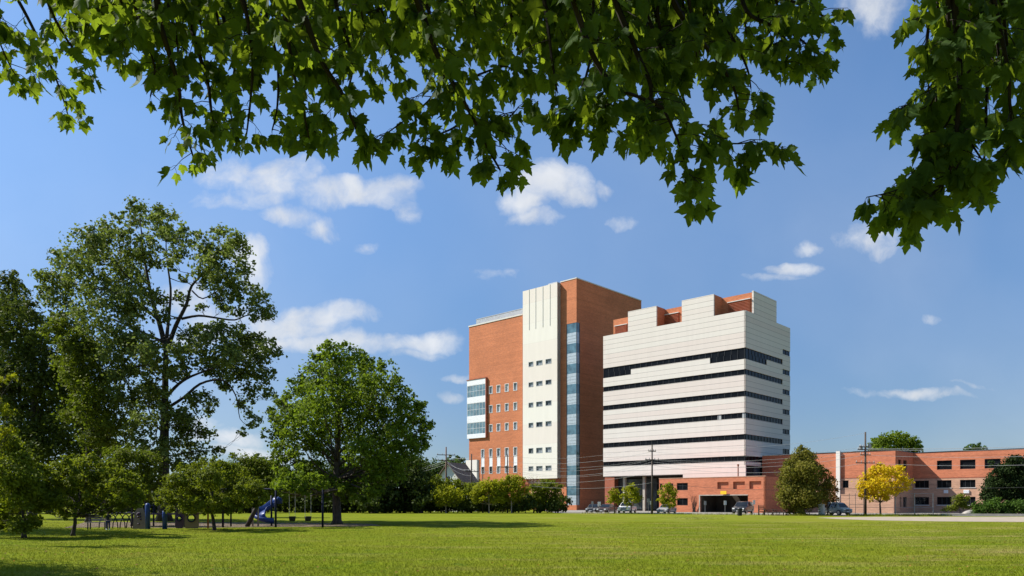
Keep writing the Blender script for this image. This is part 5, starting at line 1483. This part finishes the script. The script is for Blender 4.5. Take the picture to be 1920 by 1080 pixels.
where = {0: 'pale cable running right from the tall pole by the golden tree', 5: 'cable from the undercroft pole to the tall pole by the golden tree', 12: 'cable from the brick tower pole to the undercroft pole',
         20: 'short cable between the white slab pole and the brick tower pole', 24: 'cable between the reddish pole and the white slab pole', 28: 'cable running left from the reddish pole into the trees'}
cur = ''
for i, (p, q, s, r, m_) in enumerate(spans):
    cur = where.get(i, cur)
    cable(p, q, s, r, m_, cur)

# ---------------------------------------------------------------- vehicles
def vehicle(name, label, cat, loc, heading, kind, col, L_, W_, H_):
    """heading: direction the nose points.  Stations run from tail (x<0) to nose (x>0)"""
    rz = math.atan2(heading[1], heading[0])
    v = thing(name, label, cat, loc, rz, 'vehicles parked along the lawn')
    pa = paint(name + '_paint', col)
    hl, hw = L_ / 2, W_ / 2
    S = {
     'sedan': [(-1, .80, .30, .62, .62), (-.97, .92, .24, .66, .66), (-.62, 1, .18, .66, .68), (-.34, 1, .17, .66, .98), (-.1, 1, .17, .65, 1.0), (.12, 1, .17, .64, .98), (.42, 1, .17, .62, .63), (.80, .98, .18, .55, .55), (.97, .9, .22, .48, .48), (1, .8, .28, .42, .42)],
     'suv': [(-1, .86, .28, .60, .62), (-.97, .95, .22, .62, .86), (-.88, 1, .20, .62, .97), (-.3, 1, .18, .61, 1.0), (.1, 1, .18, .60, .98), (.2, 1, .18, .60, .95), (.46, 1, .18, .60, .62), (.84, .98, .18, .56, .56), (.98, .92, .22, .52, .52), (1, .84, .28, .46, .46)],
     'van': [(-1, .9, .24, .55, .58), (-.98, .97, .20, .55, .90), (-.9, 1, .17, .55, .98), (-.2, 1, .16, .54, 1.0), (.3, 1, .16, .54, .97), (.44, 1, .16, .54, .92), (.74, 1, .16, .53, .56), (.93, .96, .18, .48, .48), (.99, .9, .22, .44, .44), (1, .84, .28, .38, .38)],
     'pickup': [(-1, .94, .30, .60, .60), (-.98, .97, .26, .61, .61), (-.4, 1, .22, .61, .61), (-.16, 1, .20, .60, .62), (-.12, 1, .20, .60, .97), (.1, 1, .20, .60, 1.0), (.2, 1, .20, .60, .97), (.44, 1, .20, .60, .61), (.84, .98, .20, .56, .56), (.98, .92, .24, .52, .52), (1, .84, .30, .46, .46)]}[kind]
    def ring(s):
        x, w_, z0, zb, zt = s
        x *= hl; w_ *= hw; z0 *= H_; zb *= H_; zt *= H_
        gh = (zt - zb) / H_
        tw = w_ * (1 - .55 * gh) - .02
        return [(x, w_ * .9, z0), (x, w_, z0 + .14), (x, w_, zb - .05), (x, w_ * .97, zb), (x, tw, zt - .04), (x, tw * .9, zt), (x, -tw * .9, zt), (x, -tw, zt - .04), (x, -w_ * .97, zb), (x, -w_, zb - .05), (x, -w_, z0 + .14), (x, -w_ * .9, z0)]
    b = MB(); rs = [ring(s) for s in S]; n = len(rs[0])
    vs = [p for r in rs for p in r]
    fs = [(i * n + j, i * n + (j + 1) % n, (i + 1) * n + (j + 1) % n, (i + 1) * n + j) for i in range(len(rs) - 1) for j in range(n)]
    fs += [tuple(range(n)), tuple((len(rs) - 1) * n + j for j in range(n - 1, -1, -1))]
    b.add(vs, fs)
    if kind == 'pickup':
        b.box(-hl * .96, -hl * .18, -hw * .86, hw * .86, H_ * .60, H_ * .607)
    body = b.build('body', pa, v, True)
    body.modifiers.new('bevel', 'BEVEL').width = .03
    # windows sit 6 mm proud of the cabin
    cab = [s for s in S if s[4] - s[3] > .2]
    def pt(s, f_, sg):
        r = ring(s); lo, hi = Vector(r[3]), Vector(r[4]); p = lo.lerp(hi, f_)
        return Vector((p.x, (p.y + .008) * sg, p.z))
    for sg in (1, -1):
        for i in range(len(cab) - 1):
            if cab[i + 1][0] - cab[i][0] < .12: continue
            a, c = cab[i], cab[i + 1]
            q = MB()
            m0, m1 = .05, .95
            def lerp_s(t): return tuple(a[k] * (1 - t) + c[k] * t for k in range(5))
            s0, s1 = lerp_s(m0), lerp_s(m1)
            P = [pt(s0, .08, sg), pt(s1, .08, sg), pt(s1, .9, sg), pt(s0, .9, sg)]
            Pi = [Vector((p.x, p.y - .02 * sg, p.z)) for p in P]
            q.add(P + Pi, [(0, 1, 2, 3), (7, 6, 5, 4), (0, 4, 5, 1), (1, 5, 6, 2), (2, 6, 7, 3), (3, 7, 4, 0)])
            q.build('side_window', M['car_glass'], v)
    def slope(i0, i1, nm):
        r0, r1 = ring(S[i0]), ring(S[i1])
        if r0[5][2] < r1[5][2]: lo, hi = r0, r1
        else: lo, hi = r1, r0
        A = [Vector(lo[5]).lerp(Vector(hi[5]), .12), Vector(lo[6]).lerp(Vector(hi[6]), .12), Vector(lo[6]).lerp(Vector(hi[6]), .92), Vector(lo[5]).lerp(Vector(hi[5]), .92)]
        nrm_ = (A[1] - A[0]).cross(A[3] - A[0]).normalized()
        if nrm_.z < 0: nrm_ = -nrm_
        Pq = [p + nrm_ * .012 for p in A]; Pi = [p - nrm_ * .01 for p in A]
        q = MB(); q.add(Pq + Pi, [(0, 1, 2, 3), (7, 6, 5, 4), (0, 4, 5, 1), (1, 5, 6, 2), (2, 6, 7, 3), (3, 7, 4, 0)]); q.build(nm, M['car_glass'], v)
    ix = [i for i, s in enumerate(S) if s in cab]
    slope(ix[-1], ix[-1] + 1, 'windscreen'); slope(ix[0] - 1, ix[0], 'rear_window')
    wr_ = .33 if kind in ('sedan',) else .36
    for fx_ in (-.62, .64):
        for sg in (1, -1):
            y = sg * (hw - .10)
            t_ = MB(); t_.tube([(fx_ * hl, y - .11, wr_), (fx_ * hl, y + .11, wr_)], wr_, 18); to = t_.build('wheel', M['rubber'], v)
            r_ = MB(); r_.tube([(fx_ * hl, y + sg * .105, wr_), (fx_ * hl, y + sg * .122, wr_)], wr_ * .64, 14); r_.build('rim', M['rim'], to)
    for sg in (1, -1):
        h_ = MB(); h_.box(hl * .93, hl * 1.0 + .01, min(sg * hw * .52, sg * hw * .86), max(sg * hw * .52, sg * hw * .86), H_ * .40, H_ * .49); h_.build('headlight', M['headlamp'], v, bevel=.02)
        h_ = MB(); h_.box(-hl * 1.0 - .01, -hl * .95, min(sg * hw * .62, sg * hw * .9), max(sg * hw * .62, sg * hw * .9), H_ * .46, H_ * .58); h_.build('tail_light', M['tail_red'], v, bevel=.02)
        m_ = MB(); m_.box(hl * .22, hl * .28, min(sg * hw * 1.0, sg * hw * 1.14), max(sg * hw * 1.0, sg * hw * 1.14), H_ * .60, H_ * .68); m_.build('wing_mirror', pa, v, bevel=.02)
    g_ = MB(); g_.box(hl * .985, hl * 1.0 + .012, -hw * .45, hw * .45, H_ * .36, H_ * .45); g_.build('grille', M['steel_dark'], v)
    g_ = MB(); g_.box(hl * .96, hl * 1.0 + .03, -hw * .84, hw * .84, H_ * .22, H_ * .30); g_.build('bumper', M['steel_dark'] if kind in ('suv', 'pickup') else pa, v, bevel=.03)
    g_ = MB(); g_.box(hl * 1.0 + .031, hl * 1.0 + .045, -.22, .22, H_ * .24, H_ * .31); g_.build('number_plate', M['sign_white'], v)
    return v

vehicle('parked_car', 'black sedan with a pale nose, leftmost car by the brick tower', 'car', P2(1114, 119.5) + (0,), (-.36, -.93), 'sedan', (.02, .02, .022), 4.6, 1.8, 1.45)
vehicle('parked_car', 'dark maroon sedan beside the black one', 'car', P2(1138, 118.2) + (0,), (-.5, -.86), 'sedan', (.035, .014, .014), 4.6, 1.8, 1.45)
vehicle('pickup_truck', 'white pickup truck under the taller young tree', 'pickup', P2(1176, 115.8) + (0,), (-.36, -.93), 'pickup', (.72, .72, .70), 5.3, 1.95, 1.75)
vehicle('parked_car', 'silver grey sedan at the left end of the garage block', 'car', P2(1250, 113) + (0,), (-.5, -.87), 'sedan', (.28, .28, .29), 4.6, 1.8, 1.42)
vehicle('parked_suv', 'black off roader with bright headlights before the garage opening', 'car', P2(1393, 107) + (0,), (-.55, -.83), 'suv', (.014, .014, .016), 4.5, 1.9, 1.85)
vehicle('parked_van', 'pale green van parked beside the egg shaped tree', 'van', P2(1566, 101) + (0,), (.40, -.92), 'van', (.33, .37, .32), 4.3, 1.75, 1.75)

# ---------------------------------------------------------------- small street furniture
def sign_post(label, px, Y, top_py, bw, bh, mat='sign_white', rz=0.3, group='small parking signs along the car park'):
    h = EYE + (HZ - top_py) / F * Y
    s = thing('parking_sign', label, 'sign', P2(px, Y) + (0,), rz, group)
    b = MB(); b.tube([(0, 0, -.05), (0, 0, h)], .03, 6); b.build('post', M['galv'], s)
    b = MB(); b.box(-bw / 2, bw / 2, -.055, -.032, h - bh - .02, h + .02); b.build('sign_plate', M[mat], s)
    return s
sign_post('grey backed sign on a thin post left of the black sedan', 1110.5, 118, 940, .34, .45, 'galv')
sign_post('white sign plate standing over the two dark sedans', 1123.5, 117.2, 941, .50, .62)
sign_post('grey sign, taller of the two before the undercroft', 1215.5, 112.8, 935, .36, .5, 'galv')
sign_post('pale sign, shorter of the two before the undercroft', 1220.5, 111.5, 939.5, .40, .5)
sign_post('dim sign at the left side of the garage opening', 1322, 109.5, 939.5, .38, .55, 'galv')
sign_post('white sign in the middle of the garage opening', 1359.5, 107.2, 939, .42, .58)
sign_post('white sign right of the black off roader', 1413.5, 105, 938, .38, .56)
sign_post('white sign plate on the post left of the van', 1538, 100.5, 940, .5, .6)

def litter_bin(label, px, Y):
    s = thing('litter_bin', label, 'bin', P2(px, Y) + (0,))
    b = MB(); b.lathe((0, 0, 0), [(.26, 0), (.28, .05), (.31, .8), (.32, .84)], 16); b.build('drum', M['rubber'], s, True)
    b = MB(); b.lathe((0, 0, .842), [(.34, 0), (.34, .06), (.25, .16), (.1, .2)], 16); b.build('lid', M['steel_dark'], s, True)
litter_bin('black litter bin standing on the lawn before the garage', 1387, 96.5)

def picnic_table(px, Y, rz, label):
    s = thing('picnic_table', label, 'table', P2(px, Y) + (0,), rz, 'wooden picnic tables by the car park')
    b = MB()
    for k in range(5): b.box(-.95, .95, -.37 + k * .15, -.37 + k * .15 + .135, .72, .76)
    b.build('tabletop', M['wood_brown'], s)
    for sg in (1, -1):
        b = MB()
        for k in range(2): b.box(-.95, .95, sg * .70 - .14 + k * .145, sg * .70 - .14 + k * .145 + .135, .42, .46)
        b.build('bench_seat', M['wood_brown'], s)
    for x in (-.65, .65):
        b = MB()
        for sg in (1, -1): b.tube([(x, sg * .72, 0), (x, sg * .25, .72)], .045, 5)
        b.box(x - .04, x + .04, -.82, .82, .375, .418); b.build('leg', M['wood_brown'], s)
picnic_table(1444, 99.5, .2, 'brown picnic table, leftmost, before the right end of the garage block')
picnic_table(1459, 97.8, -.3, 'brown picnic table, nearest the lawn, between two others')
picnic_table(1474, 99.0, .5, 'brown picnic table nearest the egg shaped tree')
s = thing('garden_chair', 'tall brown wooden chair standing left of the picnic tables', 'chair', P2(1428, 100) + (0,), -.2)
for x in (-.36, .36):
    for y in (-.35, .35):
        b = MB(); b.box(x - .045, x + .045, y - .045, y + .045, 0, 1.35 if y > 0 else .9); b.build('leg', M['wood_brown'], s)
b = MB(); b.box(-.42, .42, -.42, .30, .50, .56); b.build('seat', M['wood_brown'], s)
b = MB()
for k in range(3): b.box(-.31, .31, .33, .37, .75 + k * .2, .87 + k * .2)
b.build('backrest', M['wood_brown'], s)

# chain link fence
Yf = 97.2
fz_ = lambda py: EYE + (HZ - py) / F * Yf
FX = [(px - 960) / F * Yf for px in (1592.5, 1604, 1619, 1679, 1714.5, 1749.5)]
fn = thing('chain_link_fence', 'tall grey chain link fence on thin posts around the golden tree', 'fence', (0, Yf, 0))
hf = fz_(925)
for i, x in enumerate(FX):
    b = MB(); b.tube([(x, 0, -.05), (x, 0, hf)], .05 if i in (3, 4, 5) else .03, 8); b.build('post', M['galv'], fn)
for z, a0, a1 in ((hf - .04, FX[3], FX[5]), (1.05, FX[0], FX[5]), (fz_(948.5) + .2, FX[0], FX[2])):
    b = MB(); b.tube([(a0, 0, z), (a1, 0, z)], .025, 6); b.build('rail', M['galv'], fn)
b = MB(); st_ = .20
x = FX[0]
while x < FX[5]:
    z_top = hf - .05 if x > FX[3] - 3 else 2.0
    for sg in (1, -1):
        xe_ = x + sg * z_top
        if FX[0] <= xe_ <= FX[5]:
            b.tube([(x, .03, .05), (xe_, .03, z_top)], .0035, 3, cap=False)
    x += st_
tag(b.build('wire_mesh', M['galv'], fn), kind=None)
# gate posts / boulder / low kerb wall by the hedge
b = MB(); rk = random.Random(2)
me_ = bmesh.new(); bmesh.ops.create_icosphere(me_, subdivisions=3, radius=1)
for v_ in me_.verts:
    d = 1 + .16 * math.sin(v_.co.x * 3 + 1) * math.cos(v_.co.y * 4) + rk.uniform(-.04, .04)
    v_.co = Vector((v_.co.x * .82 * d, v_.co.y * .6 * d, max(-.2, v_.co.z * .5 * d)))
mm = bpy.data.meshes.new('boulder'); me_.to_mesh(mm); me_.free(); mm.materials.append(M['stone'])
o = bpy.data.objects.new('boulder', mm); C.objects.link(o); o.location = P2(1818, 95.5) + (.2,); tag(o, 'pale grey boulder lying before the loose shrub', 'rock')
strip('kerb_wall', [P2(1765, 94.8), P2(1850, 93.2), P2(1990, 90.5)], .4, 0, .30, M['concrete'])
bpy.context.scene.objects['kerb_wall']['label'] = 'long low concrete kerb wall in front of the hedge'
b = MB(); b.box(-.3, .3, -.3, .3, 0, 1.35); b.box(-.36, .36, -.36, .36, 1.352, 1.46)
o = tag(b.build('gate_pillar', M['coping'], bevel=.015), 'short white pillar beside the parked van', 'pillar'); o.location = P2(1540.5, 98) + (0,); o.rotation_euler.z = TH

# ---------------------------------------------------------------- playground
# swing set: dark blue posts with a beam, two bucket seats
YS = 51.5
sx = [(q - 960) / F * YS for q in (418, 517, 605)]
sw = thing('swing_set', 'navy blue steel swing frame with three tall posts under the trees', 'swing frame', (0, YS, 0))
for x in sx:
    b = MB(); b.tube([(x, 0, -.05), (x, 0, 2.65)], .075, 10); b.build('post', M['navy_steel'], sw, True)
b = MB(); b.tube([(sx[0] - .15, 0, 2.6), (sx[2] + .15, 0, 2.6)], .07, 10); b.build('beam', M['navy_steel'], sw, True)
def bucket(px, label):
    x = (px - 960) / F * YS
    s = thing('bucket_swing', label, 'swing', (x, YS, 0), 0, 'bucket swings hanging from the beam')
    for sg in (-.2, .2):
        b = MB(); b.tube([(sg, 0, .78), (sg, 0, 2.54)], .012, 4); b.build('chain', M['galv'], s)
    b = MB(); b.lathe((0, 0, .42), [(.16, 0), (.20, .06), (.23, .25), (.24, .33), (.21, .33), (.19, .24), (.15, .08)], 14); b.build('bucket', M['rubber'], s, True)
    return s
bucket(548, 'black bucket swing, left of the pair hanging beside the maple trunk')
bucket(577.5, 'black bucket swing, right of the pair hanging beside the maple trunk')
# spiral slide
YL = 55.0
sl = thing('spiral_slide', 'bright blue plastic spiral slide behind the swing post', 'slide', P2(509, YL) + (0,))
b = MB()
def chute_pt(px, py, dy): 
    p = at(px, py, YL + dy); return np.array([p.x - (509 - 960) / F * YL, dy, p.z])
path_ = [chute_pt(*q) for q in ((519, 938, .75), (513, 945, .6), (503, 953, .25), (491, 960, -.15), (486, 967, -.5), (489, 974, -.75), (499, 978, -.8), (512, 979.5, -.6))]
fin_ = [path_[0]]
for i in range(len(path_) - 1):
    a = path_[max(0, i - 1)]; b_ = path_[i]; c = path_[i + 1]; d = path_[min(len(path_) - 1, i + 2)]
    for t in (.25, .5, .75, 1.):
        fin_.append(.5 * ((2 * b_) + (c - a) * t + (2 * a - 5 * b_ + 4 * c - d) * t * t + (3 * b_ - a - 3 * c + d) * t ** 3))
vs, fs = [], []
for i, p in enumerate(fin_):
    t = Vector(fin_[min(i + 1, len(fin_) - 1)] - fin_[max(0, i - 1)]); sd_ = Vector((-t.y, t.x, 0)).normalized()
    for (u_, q) in ((-.40, .30), (-.36, .06), (-.18, 0), (.18, 0), (.36, .06), (.40, .30), (.44, .30), (.42, .02), (.2, -.06), (-.2, -.06), (-.42, .02), (-.44, .30)):
        vs.append(Vector(p) + sd_ * u_ + Vector((0, 0, q)))
k = 12
for i in range(len(fin_) - 1):
    for j in range(k): fs.append((i * k + j, i * k + (j + 1) % k, (i + 1) * k + (j + 1) % k, (i + 1) * k + j))
fs += [tuple(range(k)), tuple((len(fin_) - 1) * k + j for j in range(k - 1, -1, -1))]
b.add(vs, fs); b.build('chute', M['blue_plastic'], sl, True)
b = MB(); b.tube([(0, 0, -.05), (0, 0, 2.2)], .07, 10); b.build('centre_post', M['navy_steel'], sl, True)
b = MB(); b.lathe((.15, .9, 1.6), [(.36, 0), (.38, .25), (.3, .42), (.1, .5)], 16); b.build('entry_hood', M['blue_plastic'], sl, True)
# tilted climbing beam behind the slide
b = MB(); b.tube([(0, 0, 0), (.9, .1, 1.9)], [.17, .14], 8)
o = tag(b.build('leaning_post', M['bark_dark'], smooth=True), 'dark leaning timber post left of the blue slide', 'post'); o.location = P2(463, 52.5) + (0,)
# thin posts
for i, (px, hgt, mat, lb) in enumerate([(433, 2.4, 'navy_steel', 'dark thin play post, farther back between the trunk and the slide'), (474, 2.5, 'galv', 'pale thin play post beside the leaning timber'), (484, 2.3, 'galv', 'pale thin play post next to the slide'), (390, 1.9, 'rust_steel', 'rust brown play post left of the small round tree trunk')]):
    b = MB(); b.tube([(0, 0, -.05), (0, 0, hgt - .06), (0, 0, hgt)], [.06, .06, .02], 8)
    o = tag(b.build('play_post', M[mat], smooth=True), lb, 'post', 'upright posts of the playground'); o.location = P2(px, 53 if px != 390 else 49.5) + (0,)
# climbing panels
def panel_thing(name, label, px0, px1, Y, top_py, mat, holes_, rz=0.0, tilt=.12, thick=.10):
    x0_, x1_ = 0, (px1 - px0) / F * Y
    h = EYE + (HZ - top_py) / F * Y
    s = thing(name, label, 'climbing panel', P2(px0, Y) + (0,), rz, 'moulded climbing panels of the playground')
    b = MB()
    # outline narrows to the top, round openings are cut as rings of quads
    n_ = 24
    fr_ = lambda a, t, z: (a, t, z)
    if not holes_:
        b.add([(x0_, 0, 0), (x1_, 0, 0), (x1_ - tilt, .0, h * .75), (x1_ - tilt * 2.4, 0, h), (x0_ + tilt * 2.4, 0, h), (x0_ + tilt, 0, h * .75)] + [(x0_, thick, 0), (x1_, thick, 0), (x1_ - tilt, thick, h * .75), (x1_ - tilt * 2.4, thick, h), (x0_ + tilt * 2.4, thick, h), (x0_ + tilt, thick, h * .75)],
              [(0, 1, 2, 3, 4, 5), (11, 10, 9, 8, 7, 6)] + [(i, (i + 1) % 6, 6 + (i + 1) % 6, 6 + i) for i in range(6)])
        b.build('panel', M[mat], s, bevel=.02)
        rr2 = random.Random(int(px0))
        for k in range(8):
            gx_, gz_ = rr2.uniform(.25, x1_ - .25), rr2.uniform(.2, h * .85)
            gb = MB(); gb.lathe((gx_, -.04, gz_ - .04), [(.03, 0), (.07, .03), (.05, .08), (.02, .1)], 8); gb.build('handhold', M['plum_plastic'], s, True)
    else:
        cx, cz_, r_ = x1_ / 2, h * .58, min(x1_ * .26, .42)
        outer = []
        for i in range(n_):
            a = 2 * math.pi * i / n_
            dx, dz = math.cos(a), math.sin(a)
            k = min((x1_ / 2) / abs(dx) if abs(dx) > 1e-6 else 9, ((h - cz_) if dz > 0 else cz_) / abs(dz) if abs(dz) > 1e-6 else 9)
            outer.append((cx + dx * k, cz_ + dz * k))
        vs = []
        for y in (0, thick):
            vs += [(p[0], y, p[1]) for p in outer] + [(cx + r_ * math.cos(2 * math.pi * i / n_), y, cz_ + r_ * math.sin(2 * math.pi * i / n_)) for i in range(n_)]
        fs = []
        for i in range(n_):
            j = (i + 1) % n_
            fs += [(i, j, n_ + j, n_ + i), (2 * n_ + i, 3 * n_ + i, 3 * n_ + j, 2 * n_ + j), (i, 2 * n_ + i, 2 * n_ + j, j), (n_ + i, n_ + j, 3 * n_ + j, 3 * n_ + i)]
        b.add(vs, fs); b.build('panel', M[mat], s)
        vs = []; ob = MB()
        ob.tube([(cx + r_ * math.cos(2 * math.pi * i / 20), -.02, cz_ + r_ * math.sin(2 * math.pi * i / 20)) for i in range(21)], .045, 6); ob.build('porthole_rim', M['navy_steel'], s)
    return s
panel_thing('climbing_panel', 'tan moulded rock climbing panel with handholds beside a blue post', 249, 275, 48.5, 953, 'tan_plastic', False)
panel_thing('climbing_panel', 'plum coloured play panel with a round porthole', 328, 344, 49.5, 959, 'plum_plastic', True)
panel_thing('climbing_panel', 'tan play panel with a round porthole near the tree trunk', 346, 372, 49.2, 957.5, 'tan_plastic', True)
for i, (px, hgt, lb) in enumerate([(277, 1.65, 'thick blue plastic play post with a rounded top, beside the tan climbing panel'), (309, 1.2, 'shorter blue plastic play post standing alone between the panels')]):
    b = MB(); b.tube([(0, 0, -.05), (0, 0, hgt - .16), (0, 0, hgt - .05), (0, 0, hgt)], [.15, .15, .13, .05], 12)
    o = tag(b.build('blue_play_post', M['blue_plastic'], smooth=True), lb, 'post', 'blue posts of the playground'); o.location = P2(px, 48) + (0,)
b = MB(); b.tube([(-.25, 0, .95), (.25, 0, .95)], .12, 10)
# low arch climber
ac_ = thing('arch_climber', 'dark arched climbing bars between the bench and the tan panel', 'climbing frame', P2(229, 49.5) + (0,))
for k in range(5):
    x = -.9 + k * .45
    b = MB(); b.tube([(x + .62 * math.cos(math.pi * q / 10), 0.06 * (k % 2), 1.05 * math.sin(math.pi * q / 10)) for q in range(11)], .035, 6); b.build('arch_bar', M['navy_steel'], ac_, True)
b = MB(); b.tube([(-1.4, .03, .55), (1.4, .03, .55)], .03, 6); b.build('cross_bar', M['navy_steel'], ac_)
# play deck behind with a roof, dim under the trees
pd = thing('play_deck', 'raised open play deck with railings in the shade behind the climbing panels', 'play structure', P2(310, 52.5) + (0,))
for x in (-1.1, 1.1):
    for y in (-.6, .6):
        b = MB(); b.tube([(x, y, -.05), (x, y, 1.75)], .06, 8); b.build('post', M['navy_steel'], pd)
b = MB(); b.box(-1.2, 1.2, -.7, .7, .85, .95); b.build('deck', M['plum_plastic'], pd)
for y in (-.62, .62):
    b = MB(); b.tube([(-1.1, y, 1.5), (1.1, y, 1.5)], .025, 6)
    for q in range(9): b.tube([(-1 + q * .25, y, .95), (-1 + q * .25, y, 1.5)], .014, 4)
    b.build('railing', M['navy_steel'], pd)
# bench
bn = thing('park_bench', 'weathered plank bench beside the person under the small tree', 'bench', P2(183, 47.5) + (0,), .15)
b = MB()
for k in range(3): b.box(-.62, .62, -.25 + k * .15, -.25 + k * .15 + .13, .43, .47)
b.build('seat', M['wood_plank'], bn)
b = MB()
for k in range(3): b.box(-.62, .62, .24, .28, .55 + k * .14, .66 + k * .14)
b.build('backrest', M['wood_plank'], bn)
for x in (-.5, .5):
    b = MB(); b.box(x - .03, x + .03, -.22, -.16, 0, .428); b.box(x - .03, x + .03, .18, .238, 0, .95); b.build('leg', M['steel_dark'], bn)

# ---------------------------------------------------------------- the small figure by the bench
def skin_mesh(name, nodes, edges, mat, parent, sub=2):
    me = bpy.data.meshes.new(name)
    me.from_pydata([n_[0] for n_ in nodes], edges, []); me.update()
    o = bpy.data.objects.new(name, me); C.objects.link(o); o.parent = parent
    sk = o.modifiers.new('skin', 'SKIN'); sk.use_smooth_shade = True
    lay = me.skin_vertices[0] if me.skin_vertices else None
    if lay is None:
        bpy.context.view_layer.objects.active = o
        lay = me.skin_vertices.new().data if hasattr(me.skin_vertices, 'new') else None
    data = me.skin_vertices[0].data
    for i, n_ in enumerate(nodes):
        r = n_[1]; data[i].radius = (r, r) if not isinstance(r, tuple) else r
        data[i].use_root = (i == 0)
    s_ = o.modifiers.new('subsurf', 'SUBSURF'); s_.levels = sub; s_.render_levels = sub
    me.materials.append(mat)
    return o
person = thing('person', 'child in a dark top and blue trousers standing beside the plank bench', 'person', P2(202.5, 46.6) + (0,), R(25))
Hh = 1.18; u_ = Hh / 7.0      # head unit
bn_ = [((0, 0, 3.45 * u_), (.095, .07)), ((0, 0, 4.2 * u_), (.085, .062)), ((0, .005, 5.0 * u_), (.10, .068)), ((0, .005, 5.55 * u_), (.065, .05)), ((0, 0, 5.85 * u_), (.034, .034)), ((0, -.012, 6.15 * u_), (.055, .06)), ((0, -.012, 6.55 * u_), (.068, .076)), ((0, -.008, 6.88 * u_), (.045, .05))]
be_ = [(i, i + 1) for i in range(7)]
def addlimb(start, pts):
    prev = start
    for p in pts:
        bn_.append(p); be_.append((prev, len(bn_) - 1)); prev = len(bn_) - 1
    return prev
for s in (1, -1):
    addlimb(0, [((s * .062, 0, 3.2 * u_), (.062, .06)), ((s * .07, -.012, 1.8 * u_), .042), ((s * .075, .005, .95 * u_), .036), ((s * .078, .015, .28 * u_), .024), ((s * .082, -.07, .10), (.028, .02))])
    w_i = addlimb(3, [((s * .115, .0, 5.42 * u_), .036), ((s * .155, .01, 4.3 * u_), .027), ((s * .165, -.035, 3.5 * u_), .019), ((s * .168, -.05, 3.2 * u_), (.024, .013))])
    for q, (dx, ln) in enumerate(((-.016, .042), (-.005, .048), (.006, .045), (.016, .036))):
        addlimb(w_i, [((s * .168 + dx, -.058, 3.2 * u_ - .03), .0065), ((s * .168 + dx, -.066, 3.2 * u_ - .03 - ln), .005)])
    addlimb(w_i, [((s * .168 - s * .02, -.07, 3.2 * u_ - .005), .007), ((s * .168 - s * .024, -.085, 3.2 * u_ - .03), .006)])
try:
    skin_mesh('body', bn_, be_, M['skin'], person)
    skin_mesh('shirt', [((0, 0, 3.4 * u_), (.118, .09)), ((0, 0, 4.2 * u_), (.10, .076)), ((0, .005, 5.0 * u_), (.115, .082)), ((0, .005, 5.52 * u_), (.075, .06)), ((.118, 0, 5.42 * u_), .048), ((.156, .01, 4.35 * u_), .040), ((-.118, 0, 5.42 * u_), .048), ((-.156, .01, 4.35 * u_), .040)],
              [(0, 1), (1, 2), (2, 3), (3, 4), (4, 5), (3, 6), (6, 7)], M['cloth_dark'], person)
    skin_mesh('trousers', [((0, 0, 3.42 * u_), (.108, .082)), ((.064, 0, 3.1 * u_), (.072, .07)), ((.072, -.012, 1.8 * u_), .052), ((.077, .008, .40 * u_), .042), ((-.064, 0, 3.1 * u_), (.072, .07)), ((-.072, -.012, 1.8 * u_), .052), ((-.077, .008, .40 * u_), .042)],
              [(0, 1), (1, 2), (2, 3), (0, 4), (4, 5), (5, 6)], M['denim'], person)
    skin_mesh('hair', [((0, .02, 6.35 * u_), (.062, .066)), ((0, .014, 6.68 * u_), (.074, .078)), ((0, .004, 6.93 * u_), (.052, .056))], [(0, 1), (1, 2)], M['hair'], person)
    for s in (1, -1):
        b = MB(); b.lathe((s * .08, -.03, 0), [(.045, 0), (.05, .03), (.035, .07)], 10); b.tube([(s * .08, -.03, .025), (s * .083, -.10, .022)], [.042, .03], 8); b.build('shoe', M['sign_white'], person, True)
        b = MB(); b.lathe((s * .026, -.082, 6.45 * u_), [(.004, 0), (.009, .007), (.004, .014)], 8); b.build('eye', M['rubber'], person, True)
    b = MB(); b.tube([(0, -.080, 6.46 * u_), (0, -.100, 6.34 * u_)], [.006, .012], 6); b.build('nose', M['skin'], person, True)
except Exception as ex:
    print('person skin failed', ex)

# tree outside the frame on the left that throws the corner shadow
